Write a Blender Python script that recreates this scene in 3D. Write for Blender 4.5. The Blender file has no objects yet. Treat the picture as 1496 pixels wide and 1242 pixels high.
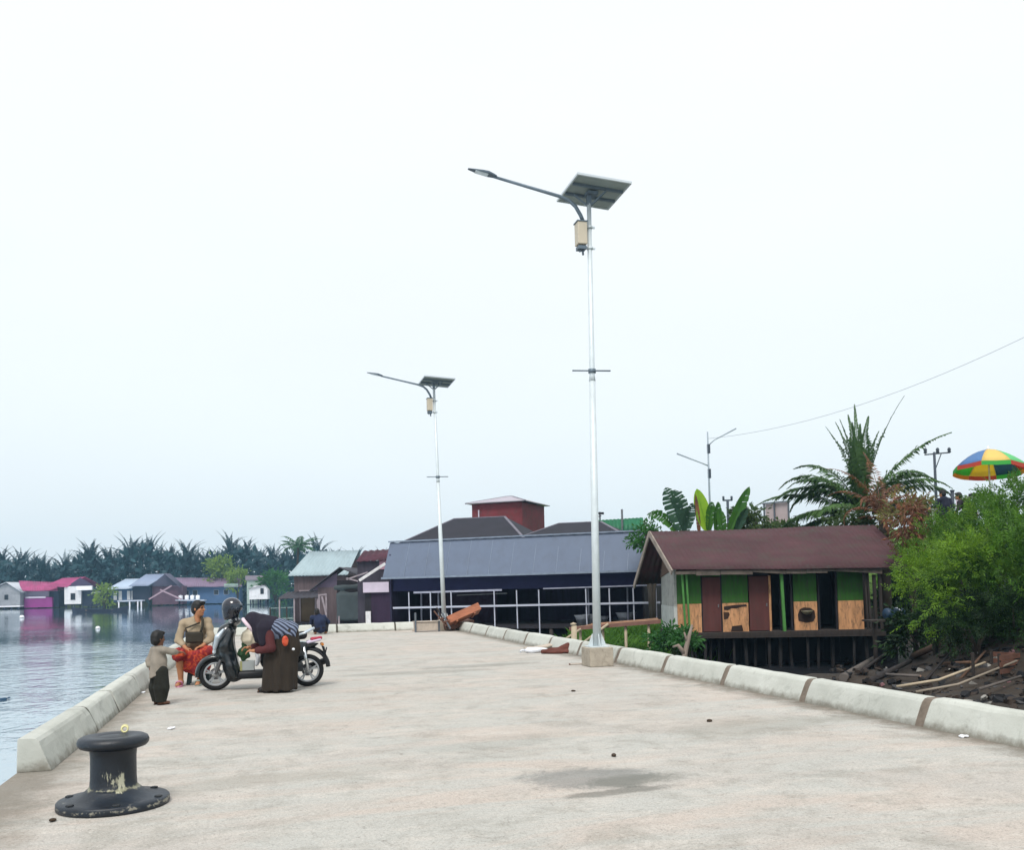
import bpy, bmesh, math, random
import numpy as np
from mathutils import Vector, Matrix, Euler, noise as mnoise
R = math.radians
rnd = random.Random(7)
SC = bpy.context.scene
COL = SC.collection

# ------------------------------------------------------------------ camera
F = 1350.0; H = 1.45; ROLL = 0.022; PITCH = R(2.5); CX = 748.0; YAW = R(15.13082646); CY = 795.0341679
def cam_basis():
    f = Vector((math.sin(YAW)*math.cos(PITCH), math.cos(YAW)*math.cos(PITCH), math.sin(PITCH)))
    r = Vector((math.cos(YAW), -math.sin(YAW), 0)); u = r.cross(f)
    c, s = math.cos(ROLL), math.sin(ROLL)
    return c*r - s*u, s*r + c*u, f
RX, UX, FX = cam_basis()
def D(u, v, depth):                      # world point seen at photo pixel (u, v) at a given depth
    return Vector((0, 0, H)) + (FX + RX*((u-CX)/F) + UX*((CY-v)/F))*depth
def G(u, v, z=0.0):                      # world point of a photo pixel on a level plane
    d = FX + RX*((u-CX)/F) + UX*((CY-v)/F); t = (z-H)/d.z
    return Vector((d.x*t, d.y*t, z))
def DY(u, v, y):                         # ... at a given distance along the quay
    d = FX + RX*((u-CX)/F) + UX*((CY-v)/F); t = y/d.y
    return Vector((d.x*t, y, H+d.z*t))
cam = bpy.data.cameras.new('camera'); co = bpy.data.objects.new('camera', cam); COL.objects.link(co)
cam.sensor_fit = 'HORIZONTAL'; cam.sensor_width = 36; cam.lens = F/1496*36
cam.shift_y = (CY-621)/1496; cam.clip_start = 0.1; cam.clip_end = 4000
m = Matrix((RX, UX, -FX)).transposed().to_4x4(); m.translation = (0, 0, H); co.matrix_world = m
SC.camera = co

# ------------------------------------------------------------------ materials
def lin(c):
    if isinstance(c, str):
        c = [int(c[i:i+2], 16)/255 for i in (0, 2, 4)]
        return tuple(x/12.92 if x <= .04045 else ((x+.055)/1.055)**2.4 for x in c)
    return tuple(c)
class NT:
    def __init__(s, name):
        s.m = bpy.data.materials.new(name); s.m.use_nodes = True
        s.t = s.m.node_tree; s.n = s.t.nodes; s.b = s.n['Principled BSDF']; s.out = s.n['Material Output']
    def new(s, kind, **kw):
        n = s.n.new('ShaderNode'+kind)
        for k, v in kw.items():
            if k[0] == '_': setattr(n, k[1:], v)
            else: n.inputs[k.replace('__', ' ')].default_value = v
        return n
    def link(s, a, b): s.t.links.new(a, b)
    def coord(s, kind='Object', scale=(1, 1, 1)):
        c = s.new('TexCoord'); mp = s.new('Mapping'); mp.inputs['Scale'].default_value = scale
        s.link(c.outputs[kind], mp.inputs[0]); return mp.outputs[0]
    def noise(s, vec, scale, detail=5, rough=.6, dist=0):
        n = s.new('TexNoise', Scale=scale, Detail=detail, Roughness=rough, Distortion=dist); s.link(vec, n.inputs['Vector']); return n.outputs['Fac']
    def ramp(s, fac, stops):
        r = s.new('ValToRGB'); e = r.color_ramp.elements
        while len(e) < len(stops): e.new(.5)
        for i, (p, c) in enumerate(stops):
            e[i].position = p; e[i].color = (*(c if not isinstance(c, (int, float)) else (c,)*3), 1)
        s.link(fac, r.inputs[0]); return r.outputs[0]
    def mix(s, fac, a, b, mode='MIX'):
        x = s.new('Mix', _data_type='RGBA', _blend_type=mode); x.clamp_factor = True
        for sock, v in ((0, fac), (6, a), (7, b)):
            if isinstance(v, (int, float)): x.inputs[sock].default_value = v
            elif isinstance(v, tuple): x.inputs[sock].default_value = (*v, 1)
            else: s.link(v, x.inputs[sock])
        return x.outputs[2]
    def math(s, op, a, b=0):
        x = s.new('Math', _operation=op)
        for i, v in enumerate((a, b)):
            if isinstance(v, (int, float)): x.inputs[i].default_value = v
            else: s.link(v, x.inputs[i])
        return x.outputs[0]
    def bump(s, h, strength=.3, dist=.02):
        b = s.new('Bump', Strength=strength, Distance=dist); s.link(h, b.inputs['Height']); s.link(b.outputs[0], s.b.inputs['Normal'])
    def color(s, c):
        if isinstance(c, tuple): s.b.inputs['Base Color'].default_value = (*c, 1)
        else: s.link(c, s.b.inputs['Base Color'])
MC = {}
def M(name, col, rough=.7, var=.18, scale=5, metal=0, bump=0, bscale=30, spec=.4, col2=None, dirt=0, stretch=(1, 1, 1), coat=0):
    if name in MC: return MC[name]
    k = NT(name); c = lin(col); v = k.coord('Object', stretch)
    c2 = lin(col2) if col2 else tuple(x*(1+var) for x in c); c1 = c if col2 else tuple(x*(1-var) for x in c)
    n = k.noise(v, scale)
    r = k.ramp(n, [(.3, c1), (.7, c2)])
    if dirt:
        n2 = k.noise(v, scale*2.7, 7, .7, .4)
        r = k.mix(k.math('MULTIPLY', k.ramp(n2, [(.48, 0.), (.7, 1.)]), dirt), r, (.05, .045, .035))
    k.color(r); k.b.inputs['Roughness'].default_value = rough; k.b.inputs['Metallic'].default_value = metal
    k.b.inputs['Specular IOR Level'].default_value = spec; k.b.inputs['Coat Weight'].default_value = coat
    if bump: k.bump(k.noise(v, bscale, 6), bump)
    MC[name] = k.m; return k.m
def leaf(name, col, col2, trans=.35, scale=1.2):
    if name in MC: return MC[name]
    k = NT(name); v = k.coord('Object')
    c = k.ramp(k.noise(v, scale, 3), [(.32, lin(col)), (.68, lin(col2))])
    k.color(c); k.b.inputs['Roughness'].default_value = .55; k.b.inputs['Specular IOR Level'].default_value = .3
    tr = k.new('BsdfTranslucent'); k.link(k.mix(1., c, (1.25, 1.25, .6), 'MULTIPLY'), tr.inputs[0])
    ms = k.new('MixShader', Fac=trans); k.link(k.b.outputs[0], ms.inputs[1]); k.link(tr.outputs[0], ms.inputs[2]); k.link(ms.outputs[0], k.out.inputs[0])
    MC[name] = k.m; return k.m

# ------------------------------------------------------------------ mesh building
class MB:
    def __init__(s): s.v = []; s.f = []; s.sm = []
    def add(s, vs, fs, smooth=False):
        o = len(s.v); s.v += [tuple(v) for v in vs]; s.f += [tuple(i+o for i in f) for f in fs]; s.sm += [smooth]*len(fs); return s
    def box(s, c, size, rot=None):
        x, y, z = (a/2 for a in size); rot = rot or Matrix.Identity(3); c = Vector(c)
        vs = [c + rot @ Vector((i*x, j*y, k*z)) for i in (-1, 1) for j in (-1, 1) for k in (-1, 1)]
        return s.add(vs, [(0, 1, 3, 2), (4, 6, 7, 5), (0, 4, 5, 1), (2, 3, 7, 6), (0, 2, 6, 4), (1, 5, 7, 3)])
    def bar(s, a, b, w, h=None, up=(0, 0, 1)):     # box from a to b
        a, b = Vector(a), Vector(b); d = (b-a); L = d.length; d.normalize(); up = Vector(up)
        if abs(d.dot(up)) > .98: up = Vector((0, 1, 0))
        x = d.cross(up).normalized(); z = x.cross(d)
        return s.box((a+b)/2, (w, L, h or w), Matrix((x, d, z)).transposed())
    def tube(s, pts, r, n=8, cap=True):
        pts = [Vector(p) for p in pts]; rs = r if isinstance(r, (list, tuple)) else [r]*len(pts)
        vs = []; px = None
        for i, p in enumerate(pts):
            d = (pts[min(i+1, len(pts)-1)] - pts[max(i-1, 0)]).normalized()
            if px is None:
                px = d.orthogonal().normalized()
            px = (px - d*px.dot(d)).normalized(); py = d.cross(px)
            vs += [p + (px*math.cos(t*2*math.pi/n) + py*math.sin(t*2*math.pi/n))*rs[i] for t in range(n)]
        fs = [(i*n+t, i*n+(t+1) % n, (i+1)*n+(t+1) % n, (i+1)*n+t) for i in range(len(pts)-1) for t in range(n)]
        s.add(vs, fs, True)
        if cap:
            o = len(s.v)-len(vs)
            s.f += [tuple(o+t for t in reversed(range(n))), tuple(o+(len(pts)-1)*n+t for t in range(n))]; s.sm += [False]*2
        return s
    def lathe(s, prof, n=32, c=(0, 0, 0), rot=None, smooth=True):
        c = Vector(c); rot = rot or Matrix.Identity(3); vs = []
        for r_, z in prof:
            vs += [c + rot @ Vector((r_*math.cos(t*2*math.pi/n), r_*math.sin(t*2*math.pi/n), z)) for t in range(n)]
        return s.add(vs, [(i*n+t, i*n+(t+1) % n, (i+1)*n+(t+1) % n, (i+1)*n+t) for i in range(len(prof)-1) for t in range(n)], smooth)
    def prism(s, poly, axis_o, ax, ay, ext):         # polygon in plane (ax, ay) from axis_o extruded by ext
        o, ax, ay, ext = Vector(axis_o), Vector(ax), Vector(ay), Vector(ext); n = len(poly)
        vs = [o+ax*p[0]+ay*p[1] for p in poly] + [o+ax*p[0]+ay*p[1]+ext for p in poly]
        return s.add(vs, [tuple(reversed(range(n))), tuple(range(n, 2*n))] + [(i, (i+1) % n, n+(i+1) % n, n+i) for i in range(n)])
    def sheet(s, a, b, c, d, pitch=.2, amp=.02, rows=2, sag=0):   # corrugated sheet: a,b eave ends; c,d ridge above b, a
        a, b, c, d = map(Vector, (a, b, c, d)); L = (b-a).length; n = max(2, int(L/pitch*4)); nr = (b-a).cross(d-a).normalized()
        vs = []
        for j in range(rows+1):
            for i in range(n+1):
                t = i/n; q = j/rows
                p = (a.lerp(b, t)).lerp(d.lerp(c, t), q)
                off = amp*math.sin(t*L/pitch*2*math.pi)
                if sag: off += sag*mnoise.noise(p*0.35+Vector((3, 1, 7)))
                vs.append(p+nr*off)
        w = n+1
        return s.add(vs, [(j*w+i, j*w+i+1, (j+1)*w+i+1, (j+1)*w+i) for j in range(rows) for i in range(n)], amp > 0)
    def obj(s, name, mat, parent=None, loc=(0, 0, 0), bevel=0, solid=0, recalc=True):
        me = bpy.data.meshes.new(name); me.from_pydata(s.v, [], s.f)
        me.polygons.foreach_set('use_smooth', s.sm)
        for mm in (mat if isinstance(mat, (list, tuple)) else [mat]): me.materials.append(mm)
        if recalc:
            b = bmesh.new(); b.from_mesh(me); bmesh.ops.recalc_face_normals(b, faces=b.faces); b.to_mesh(me); b.free()
        me.update()
        o = bpy.data.objects.new(name, me); COL.objects.link(o); o.location = loc
        if parent: o.parent = parent
        if bevel:
            md = o.modifiers.new('bevel', 'BEVEL'); md.width = bevel; md.segments = 2; md.limit_method = 'ANGLE'
        if solid:
            md = o.modifiers.new('solid', 'SOLIDIFY'); md.thickness = solid; md.offset = 0
        return o
def tag(o, label=None, cat=None, group=None, kind=None):
    if label: o['label'] = label
    if cat: o['category'] = cat
    if group: o['group'] = group
    if kind: o['kind'] = kind
    return o
def thing(name, label, cat, loc=(0, 0, 0), rz=0, group=None):
    o = bpy.data.objects.new(name, None); COL.objects.link(o); o.location = loc; o.rotation_euler = (0, 0, rz); o.empty_display_size = .2
    return tag(o, label, cat, group)
def kids(o): return [c for c in bpy.data.objects if c.parent == o]
def copy_tree(o, parent=None):
    c = o.copy(); COL.objects.link(c)
    if parent: c.parent = parent
    for ch in kids(o):
        if ch is not c: copy_tree(ch, c)
    return c

# ------------------------------------------------------------------ blended solids (one continuous surface)
class SDF:
    def __init__(s, lo, hi, res):
        s.lo = np.array(lo, float); s.res = res; s.n = np.ceil((np.array(hi)-s.lo)/res).astype(int)+1
        s.d = np.full(s.n, 9.0, np.float32)
    def _win(s, lo, hi):
        a = np.clip(np.floor((np.array(lo)-s.lo)/s.res).astype(int), 0, s.n); b = np.clip(np.ceil((np.array(hi)-s.lo)/s.res).astype(int)+1, 0, s.n)
        if (b <= a).any(): return None, None
        g = [s.lo[i]+np.arange(a[i], b[i])*s.res for i in range(3)]
        X, Y, Z = np.meshgrid(*g, indexing='ij')
        return tuple(slice(a[i], b[i]) for i in range(3)), np.stack([X, Y, Z], -1).astype(np.float32)
    def _put(s, w, d, k, op):
        o = s.d[w]; d = d.astype(np.float32)
        if op == 'cut': s.d[w] = np.maximum(o, -d); return
        if k > 0:
            h = np.clip(.5+.5*(o-d)/k, 0, 1); h = np.where(o > 5, 1, h)
            s.d[w] = np.where(o > 5, d, o*(1-h)+d*h-k*h*(1-h))
        else: s.d[w] = np.minimum(o, d)
    def cone(s, a, b, ra, rb=None, k=.02, op='add'):
        a, b = np.array(a, float), np.array(b, float); rb = ra if rb is None else rb; mx = max(ra, rb)+k+.04
        w, P = s._win(np.minimum(a, b)-mx, np.maximum(a, b)+mx)
        if w is None: return s
        ab = b-a; t = np.clip(((P-a)@ab)/max(ab@ab, 1e-9), 0, 1)
        s._put(w, np.linalg.norm(P-a-t[..., None]*ab, axis=-1)-(ra+(rb-ra)*t), k, op); return s
    def chain(s, pts, rs, k=.02):
        for i in range(len(pts)-1): s.cone(pts[i], pts[i+1], rs[i], rs[i+1], k)
        return s
    def ell(s, c, r, rot=None, k=.02, op='add'):
        c = np.array(c, float); r = np.array(r, float); m = np.array(rot) if rot is not None else np.eye(3); mx = r.max()+k+.04
        w, P = s._win(c-mx, c+mx)
        if w is None: return s
        q = (P-c)@m; k0 = np.linalg.norm(q/r, axis=-1); k1 = np.linalg.norm(q/(r*r), axis=-1)
        s._put(w, k0*(k0-1)/np.maximum(k1, 1e-6), k, op); return s
    def box(s, c, h, rot=None, rr=.02, k=.02, op='add'):
        c = np.array(c, float); h = np.array(h, float)-rr; m = np.array(rot) if rot is not None else np.eye(3); mx = np.linalg.norm(h)+rr+k+.04
        w, P = s._win(c-mx, c+mx)
        if w is None: return s
        q = np.abs((P-c)@m)-h
        s._put(w, np.linalg.norm(np.maximum(q, 0), axis=-1)+np.minimum(q.max(-1), 0)-rr, k, op); return s
    def half(s, p, nrm):                  # keep the side against the normal
        w, P = s._win(s.lo, s.lo+s.n*s.res); n = np.array(nrm, float); n /= np.linalg.norm(n)
        s.d = np.maximum(s.d, ((P-np.array(p))@n).astype(np.float32)); return s
    def wrinkle(s, amp, sc, seed=0, stretch=(1, 1, 1)):
        w, P = s._win(s.lo, s.lo+s.n*s.res); r = np.random.RandomState(seed); o = 0
        for i in range(7):
            kx = r.normal(size=3)*sc*np.array(stretch); o = o+np.sin(P@kx+r.uniform(0, 6.28))
        s.d = s.d+(o*amp/4).astype(np.float32); return s
    def mesh(s):
        d = np.pad(s.d, 1, constant_values=9.0); d = np.where(d == 0, 1e-6, d); n = np.array(d.shape); ins = d < 0
        c = [ins[i:n[0]-1+i, j:n[1]-1+j, k:n[2]-1+k] for i in (0, 1) for j in (0, 1) for k in (0, 1)]
        cnt = sum(x.astype(np.int8) for x in c); act = (cnt > 0) & (cnt < 8)
        idx = np.full(act.shape, -1, np.int64); A = np.argwhere(act); idx[act] = np.arange(len(A))
        acc = np.zeros((len(A), 3)); num = np.zeros(len(A))
        cor = [(i, j, k) for i in (0, 1) for j in (0, 1) for k in (0, 1)]
        for p in range(8):
            for q in range(p+1, 8):
                e = np.array(cor[q])-np.array(cor[p])
                if np.abs(e).sum() != 1: continue
                da = d[tuple((A+cor[p]).T)]; db = d[tuple((A+cor[q]).T)]; x = (da < 0) != (db < 0)
                t = np.where(x, np.clip(da, -s.res*2, s.res*2)/np.where(x, np.clip(da, -s.res*2, s.res*2)-np.clip(db, -s.res*2, s.res*2), 1), 0)
                acc += np.where(x[:, None], np.array(cor[p])+t[:, None]*e, 0); num += x
        V = (A+acc/np.maximum(num, 1)[:, None]-1)*s.res+s.lo
        Fs = []
        for ax in range(3):
            e = np.eye(3, dtype=int)[ax]; u, v = np.eye(3, dtype=int)[(ax+1) % 3], np.eye(3, dtype=int)[(ax+2) % 3]
            a = ins[1:-1, 1:-1, 1:-1]; sl = tuple(slice(1+e[i], n[i]-1+e[i]) for i in range(3)); b = ins[sl]
            E = np.argwhere(a != b)+1
            if not len(E): continue
            E = E[(E < n-1-e).all(1)]
            fl = ins[tuple(E.T)]
            q = np.stack([idx[tuple((E-u-v).T)], idx[tuple((E-v).T)], idx[tuple(E.T)], idx[tuple((E-u).T)]], 1)
            q[~fl] = q[~fl][:, ::-1]; Fs.append(q[(q >= 0).all(1)])
        return V, np.concatenate(Fs)
    def obj(s, name, mat, parent=None, loc=(0, 0, 0), matfn=None, smooth_it=1):
        V, Q = s.mesh()
        for _ in range(smooth_it):       # light relaxation
            a = np.zeros_like(V); c = np.zeros(len(V))
            for i in range(4):
                np.add.at(a, Q[:, i], V[Q[:, (i+1) % 4]]+V[Q[:, (i+3) % 4]]); np.add.at(c, Q[:, i], 2)
            V = V*.5+.5*a/np.maximum(c, 1)[:, None]
        me = bpy.data.meshes.new(name); me.from_pydata(V.tolist(), [], Q.tolist())
        me.polygons.foreach_set('use_smooth', [True]*len(Q))
        for mm in (mat if isinstance(mat, (list, tuple)) else [mat]): me.materials.append(mm)
        if matfn: me.polygons.foreach_set('material_index', np.asarray(matfn(V[Q].mean(1)), np.int32))
        me.update(); o = bpy.data.objects.new(name, me); COL.objects.link(o); o.location = loc
        if parent: o.parent = parent
        return o
HAZE = 0.0006

# ------------------------------------------------------------------ sky and light (bright, hazy overcast)
SUN_EL, SUN_AZ = R(56), R(205)                       # azimuth clockwise from +Y: behind the camera, to the left
w = bpy.data.worlds.new('World'); SC.world = w; w.use_nodes = True; nt = w.node_tree; nt.nodes.clear()
def wn(kind): return nt.nodes.new('ShaderNode'+kind)
sky = wn('TexSky'); sky.sky_type = 'NISHITA'; sky.sun_disc = False; sky.sun_elevation = SUN_EL; sky.sun_rotation = SUN_AZ
sky.dust_density = 6; sky.air_density = 1.2; sky.ozone_density = 1
tc = wn('TexCoord'); sp = wn('SeparateXYZ'); nt.links.new(tc.outputs['Generated'], sp.inputs[0])
rp = wn('ValToRGB'); e = rp.color_ramp.elements
e[0].position = 0; e[0].color = (7.1, 7.9, 8.3, 1)
e[1].position = .5; e[1].color = (8.3, 8.6, 8.7, 1)
x = e.new(.16); x.color = (7.5, 8.1, 8.4, 1)
x = e.new(.3); x.color = (7.8, 8.2, 8.45, 1)
nz = wn('TexNoise'); nz.inputs['Scale'].default_value = 1.6; nz.inputs['Detail'].default_value = 4
mpg = wn('Mapping'); mpg.inputs['Scale'].default_value = (1, 1, 3); nt.links.new(tc.outputs['Generated'], mpg.inputs[0]); nt.links.new(mpg.outputs[0], nz.inputs['Vector'])
cl = wn('MapRange'); cl.inputs['To Min'].default_value = .94; cl.inputs['To Max'].default_value = 1.05; nt.links.new(nz.outputs['Fac'], cl.inputs['Value'])
vm = wn('VectorMath'); vm.operation = 'SCALE'; nt.links.new(rp.outputs[0], vm.inputs[0]); nt.links.new(cl.outputs[0], vm.inputs['Scale'])
nt.links.new(sp.outputs['Z'], rp.inputs[0])
mx = wn('Mix'); mx.data_type = 'RGBA'; mx.inputs[0].default_value = .88
nt.links.new(sky.outputs[0], mx.inputs[6]); nt.links.new(vm.outputs[0], mx.inputs[7])
bg = wn('Background'); bg.inputs[1].default_value = .1; nt.links.new(mx.outputs[2], bg.inputs[0])
wo = wn('OutputWorld'); nt.links.new(bg.outputs[0], wo.inputs[0])
sd = bpy.data.lights.new('sun', 'SUN'); sd.energy = 1.9; sd.angle = R(18); sd.color = (1, .965, .92)
so = bpy.data.objects.new('sun', sd); COL.objects.link(so)
so.rotation_euler = Vector((-math.sin(SUN_AZ)*math.cos(SUN_EL), -math.cos(SUN_AZ)*math.cos(SUN_EL), -math.sin(SUN_EL))).to_track_quat('-Z', 'Y').to_euler()
SC.view_settings.view_transform = 'Standard'; SC.view_settings.look = 'None'; SC.view_settings.exposure = 0.45; SC.view_settings.gamma = 1
SC.cycles.max_bounces = 8; SC.cycles.transparent_max_bounces = 8; SC.cycles.use_denoising = True

# air
if HAZE > 0:
    k = NT('haze'); k.n.remove(k.b); pv = k.new('VolumePrincipled', Density=HAZE); pv.inputs['Color'].default_value = (.42, .72, 1.0, 1); pv.inputs['Anisotropy'].default_value = .35
    k.link(pv.outputs[0], k.out.inputs['Volume'])
    mb = MB().box((0, 200, 13.5), (1100, 640, 34.4)); tag(mb.obj('haze', k.m), kind='stuff')

# ------------------------------------------------------------------ water
WZ = -1.6
k = NT('water'); v = k.coord('Object'); 
mpa = k.new('Mapping'); mpa.inputs['Scale'].default_value = (1, .8, 1); k.link(v, mpa.inputs[0])
n1 = k.noise(mpa.outputs[0], .9, 3, .55, .6); n2 = k.noise(mpa.outputs[0], 3.4, 3, .6, .8)
big = k.ramp(k.noise(v, .045, 2), [(.38, .25), (.62, 1.)])
h = k.math('MULTIPLY', k.math('ADD', k.math('MULTIPLY', n1, 1.), k.math('MULTIPLY', n2, .28)), big)
gp = k.new('NewGeometry'); gy = k.new('SeparateXYZ'); k.link(gp.outputs['Position'], gy.inputs[0]); gq = k.math('MULTIPLY', k.math('ADD', gy.outputs['Y'], k.math('MULTIPLY', k.math('SUBTRACT', k.noise(v, .06, 3), .5), 40)), .005); h = k.math('MULTIPLY', h, k.ramp(gq, [(.06, .35), (.12, 1.), (.2, .9), (.33, .22), (.5, .07)])); k.bump(h, .5, .32)
k.color(lin('5d6d70')); k.b.inputs['Roughness'].default_value = .5; k.b.inputs['Specular IOR Level'].default_value = 0
gl = k.new('BsdfGlossy', Roughness=.05); gl.inputs['Color'].default_value = (.9, .96, 1, 1); fr = k.new('Fresnel', IOR=5.0); ms = k.new('MixShader')
nrm = k.b.inputs['Normal'].links[0].from_socket; k.link(nrm, gl.inputs['Normal']); k.link(nrm, fr.inputs['Normal'])
k.link(k.math('MINIMUM', k.math('ADD', fr.outputs[0], .34), .96), ms.inputs[0]); k.link(k.b.outputs[0], ms.inputs[1]); k.link(gl.outputs[0], ms.inputs[2]); k.link(ms.outputs[0], k.out.inputs[0])
mb = MB().add([(-500, -90, WZ), (500, -90, WZ), (500, 480, WZ), (-500, 480, WZ)], [(0, 1, 2, 3)]); tag(mb.obj('water', k.m), kind='structure')

# ------------------------------------------------------------------ terrain
def sstep(a, b, x): t = min(1, max(0, (x-a)/(b-a))); return t*t*(3-2*t)
def hgt(x, y):
    e = 15.2 + .16*max(0, y-18) + 6.5*sstep(23, 27, y) - 2.2*sstep(30, 36, y) + 1.2*math.sin(y*.3)      # foot of the embankment
    emb = 5.2*sstep(e, e+8.0, x)
    bank = -2.1 + 1.25*sstep(7, 13.5, x)*(1-sstep(18.5, 22.5, y)) + .62*sstep(8, 10.5, x)*sstep(18, 22, y)*(1-sstep(28.5, 32, y)) + 1.3*sstep(9.5, 12, x)*sstep(28.5, 32, y)
    back = 1.3*sstep(36, 48, y)*sstep(6, 14, x)
    z = bank+emb+back*(1-sstep(e, e+8, x))
    z = min(z, 3.35+.02*(y-25) if z > 3.35 else z)
    z += .16*mnoise.noise(Vector((x*.35, y*.35, 0))) + .07*mnoise.noise(Vector((x*1.4, y*1.4, 3)))
    return z
def terrain(name, x0, x1, y0, y1, st, mat, f=hgt):
    nx, ny = int((x1-x0)/st), int((y1-y0)/st); mb = MB()
    vs = [(x0+i*st, y0+j*st, f(x0+i*st, y0+j*st)) for j in range(ny+1) for i in range(nx+1)]
    mb.add(vs, [(j*(nx+1)+i, j*(nx+1)+i+1, (j+1)*(nx+1)+i+1, (j+1)*(nx+1)+i) for j in range(ny) for i in range(nx)], True)
    return tag(mb.obj(name, mat), kind='structure')
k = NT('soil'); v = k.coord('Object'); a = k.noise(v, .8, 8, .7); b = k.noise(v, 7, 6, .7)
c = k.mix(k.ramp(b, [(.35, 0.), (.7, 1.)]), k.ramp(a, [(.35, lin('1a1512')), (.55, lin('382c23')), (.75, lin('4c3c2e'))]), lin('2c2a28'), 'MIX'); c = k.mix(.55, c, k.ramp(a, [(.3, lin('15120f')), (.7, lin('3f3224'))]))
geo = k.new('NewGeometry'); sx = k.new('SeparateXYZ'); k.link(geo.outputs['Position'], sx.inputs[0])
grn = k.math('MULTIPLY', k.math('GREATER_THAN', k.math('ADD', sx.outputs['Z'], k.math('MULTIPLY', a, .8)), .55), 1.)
c = k.mix(grn, c, k.ramp(b, [(.3, lin('2f4a1c')), (.7, lin('5d7a33'))])); wet_shade = k.ramp(k.math('ADD', k.math('MULTIPLY', sx.outputs['Z'], .5), 1.0), [(.3, 1.), (.44, 0.)]); c = k.mix(wet_shade, c, lin('191b20')); k.color(c); k.link(k.ramp(wet_shade, [(0., .95), (1., .35)]), k.b.inputs['Roughness']); k.bump(b, .6, .05)  # low wet mud, also painted near black for dark water and shade
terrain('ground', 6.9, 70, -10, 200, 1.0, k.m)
fb = lambda x, y: -2.2+2.2*sstep(-3, 6, y-(236+.33*(x+48) if x < 20 else 258))+.5*mnoise.noise(Vector((x*.05, y*.05, 1)))
terrain('far_bank', -330, 330, 110, 470, 5, M('far_soil', '4d5a3c', .95, .3, .2), fb)

# ------------------------------------------------------------------ quay deck
XL, XR, YE = -1.69, 6.07, 30.6
k = NT('deck_concrete'); v = k.coord('Object')
a = k.noise(v, .35, 6, .6, .3); b = k.noise(v, 1.6, 8, .72, .6); c = k.noise(v, 42, 4, .8)
vs_ = k.coord('Object', (.35, 1.6, 1)); d = k.noise(vs_, .9, 6, .65, .8)
col = k.ramp(a, [(.3, lin('aca49c')), (.45, lin('b9aea4')), (.55, lin('b0aba4')), (.7, lin('b4aaa0'))])
col = k.mix(k.ramp(d, [(.44, 0.), (.56, .85)]), col, lin('b1b1ab'))
col = k.mix(k.ramp(k.noise(k.coord('Object', (.5, 1.3, 1)), 2.3, 8, .75, .5), [(.5, 0.), (.62, .6)]), col, lin('c3bcb3'))
col = k.mix(k.ramp(b, [(.5, 0.), (.64, .55)]), col, lin('918e85'))
col = k.mix(k.ramp(k.noise(v, 6, 8, .8, 1.2), [(.55, 0.), (.66, .6)]), col, lin('87827a'))
col = k.mix(k.ramp(c, [(.48, 0.), (.72, .55)]), col, lin('77716a'))
col = k.mix(k.ramp(k.noise(v, 70, 3, .8), [(.55, 0.), (.66, .7)]), col, lin('6a645d'))
col = k.mix(k.ramp(k.noise(k.coord('Object', (1, 1, 1)), 28, 4, .8, .4), [(.58, 0.), (.68, .6)]), col, lin('cdc6bc'))
col = k.mix(k.ramp(k.noise(k.coord('Object', (.8, 1.1, 1)), 3.1, 9, .82, .3), [(.56, 0.), (.64, .45)]), col, lin('8b877f'))
col = k.mix(k.ramp(k.noise(v, 15, 4, .7), [(.63, 0.), (.70, .6)]), col, lin('67625a'))
# damp stains lying on the slab
geo = k.new('NewGeometry')
def stain(px, py, sx_, sy_, ang, amt, colr, col):
    mp = k.new('Mapping'); mp.vector_type = 'TEXTURE'; p = G(px, py)
    mp.inputs['Location'].default_value = p; mp.inputs['Rotation'].default_value = (0, 0, ang); mp.inputs['Scale'].default_value = (sx_, sy_, 1)
    k.link(geo.outputs['Position'], mp.inputs[0]); ln = k.new('VectorMath', _operation='LENGTH'); k.link(mp.outputs[0], ln.inputs[0])
    q = k.math('ADD', ln.outputs['Value'], k.math('MULTIPLY', k.math('SUBTRACT', k.noise(v, 2.6, 10, .8, .6), .5), 2.0))
    return k.mix(k.math('MULTIPLY', k.ramp(q, [(.62, 1.), (1.0, 0.)]), amt), col, lin(colr))
col = stain(868, 1137, .62, .42, -.2, .62, '6f716f', col); col = stain(930, 1140, .5, .22, .1, .6, '66675f', col); col = stain(905, 1157, .55, .1, .1, .6, '55564f', col)
col = stain(700, 973, 1.3, .35, .1, .45, '77776f', col); col = stain(610, 983, 1.6, .4, 0, .4, '7d7c73', col); col = stain(1110, 1060, 1.4, .5, .2, .35, '86847a', col)
col = stain(740, 1085, 1.2, .35, .3, .25, '8a8a82', col); col = stain(300, 1150, .9, .3, .3, .25, '857b6e', col); col = stain(470, 1130, .9, .25, .1, .3, '9a948a', col)
# construction joints and dirt along the kerb feet
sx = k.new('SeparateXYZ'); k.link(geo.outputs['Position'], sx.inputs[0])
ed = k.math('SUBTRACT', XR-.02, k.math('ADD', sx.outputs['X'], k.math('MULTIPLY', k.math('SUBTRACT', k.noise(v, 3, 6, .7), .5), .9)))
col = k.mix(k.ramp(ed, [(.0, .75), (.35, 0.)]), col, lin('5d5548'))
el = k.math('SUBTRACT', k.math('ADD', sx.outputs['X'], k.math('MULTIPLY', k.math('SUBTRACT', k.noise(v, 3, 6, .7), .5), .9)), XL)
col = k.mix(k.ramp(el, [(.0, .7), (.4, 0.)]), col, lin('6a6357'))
hs = k.new('HueSaturation'); hs.inputs['Value'].default_value = .98; hs.inputs['Saturation'].default_value = .95; k.link(col, hs.inputs['Color']); k.color(hs.outputs[0]); k.b.inputs['Roughness'].default_value = .88; k.b.inputs['Specular IOR Level'].default_value = .25
k.bump(k.math('ADD', k.math('ADD', k.math('MULTIPLY', c, .25), b), k.noise(v, 9, 6, .7)), .45, .03)
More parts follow.
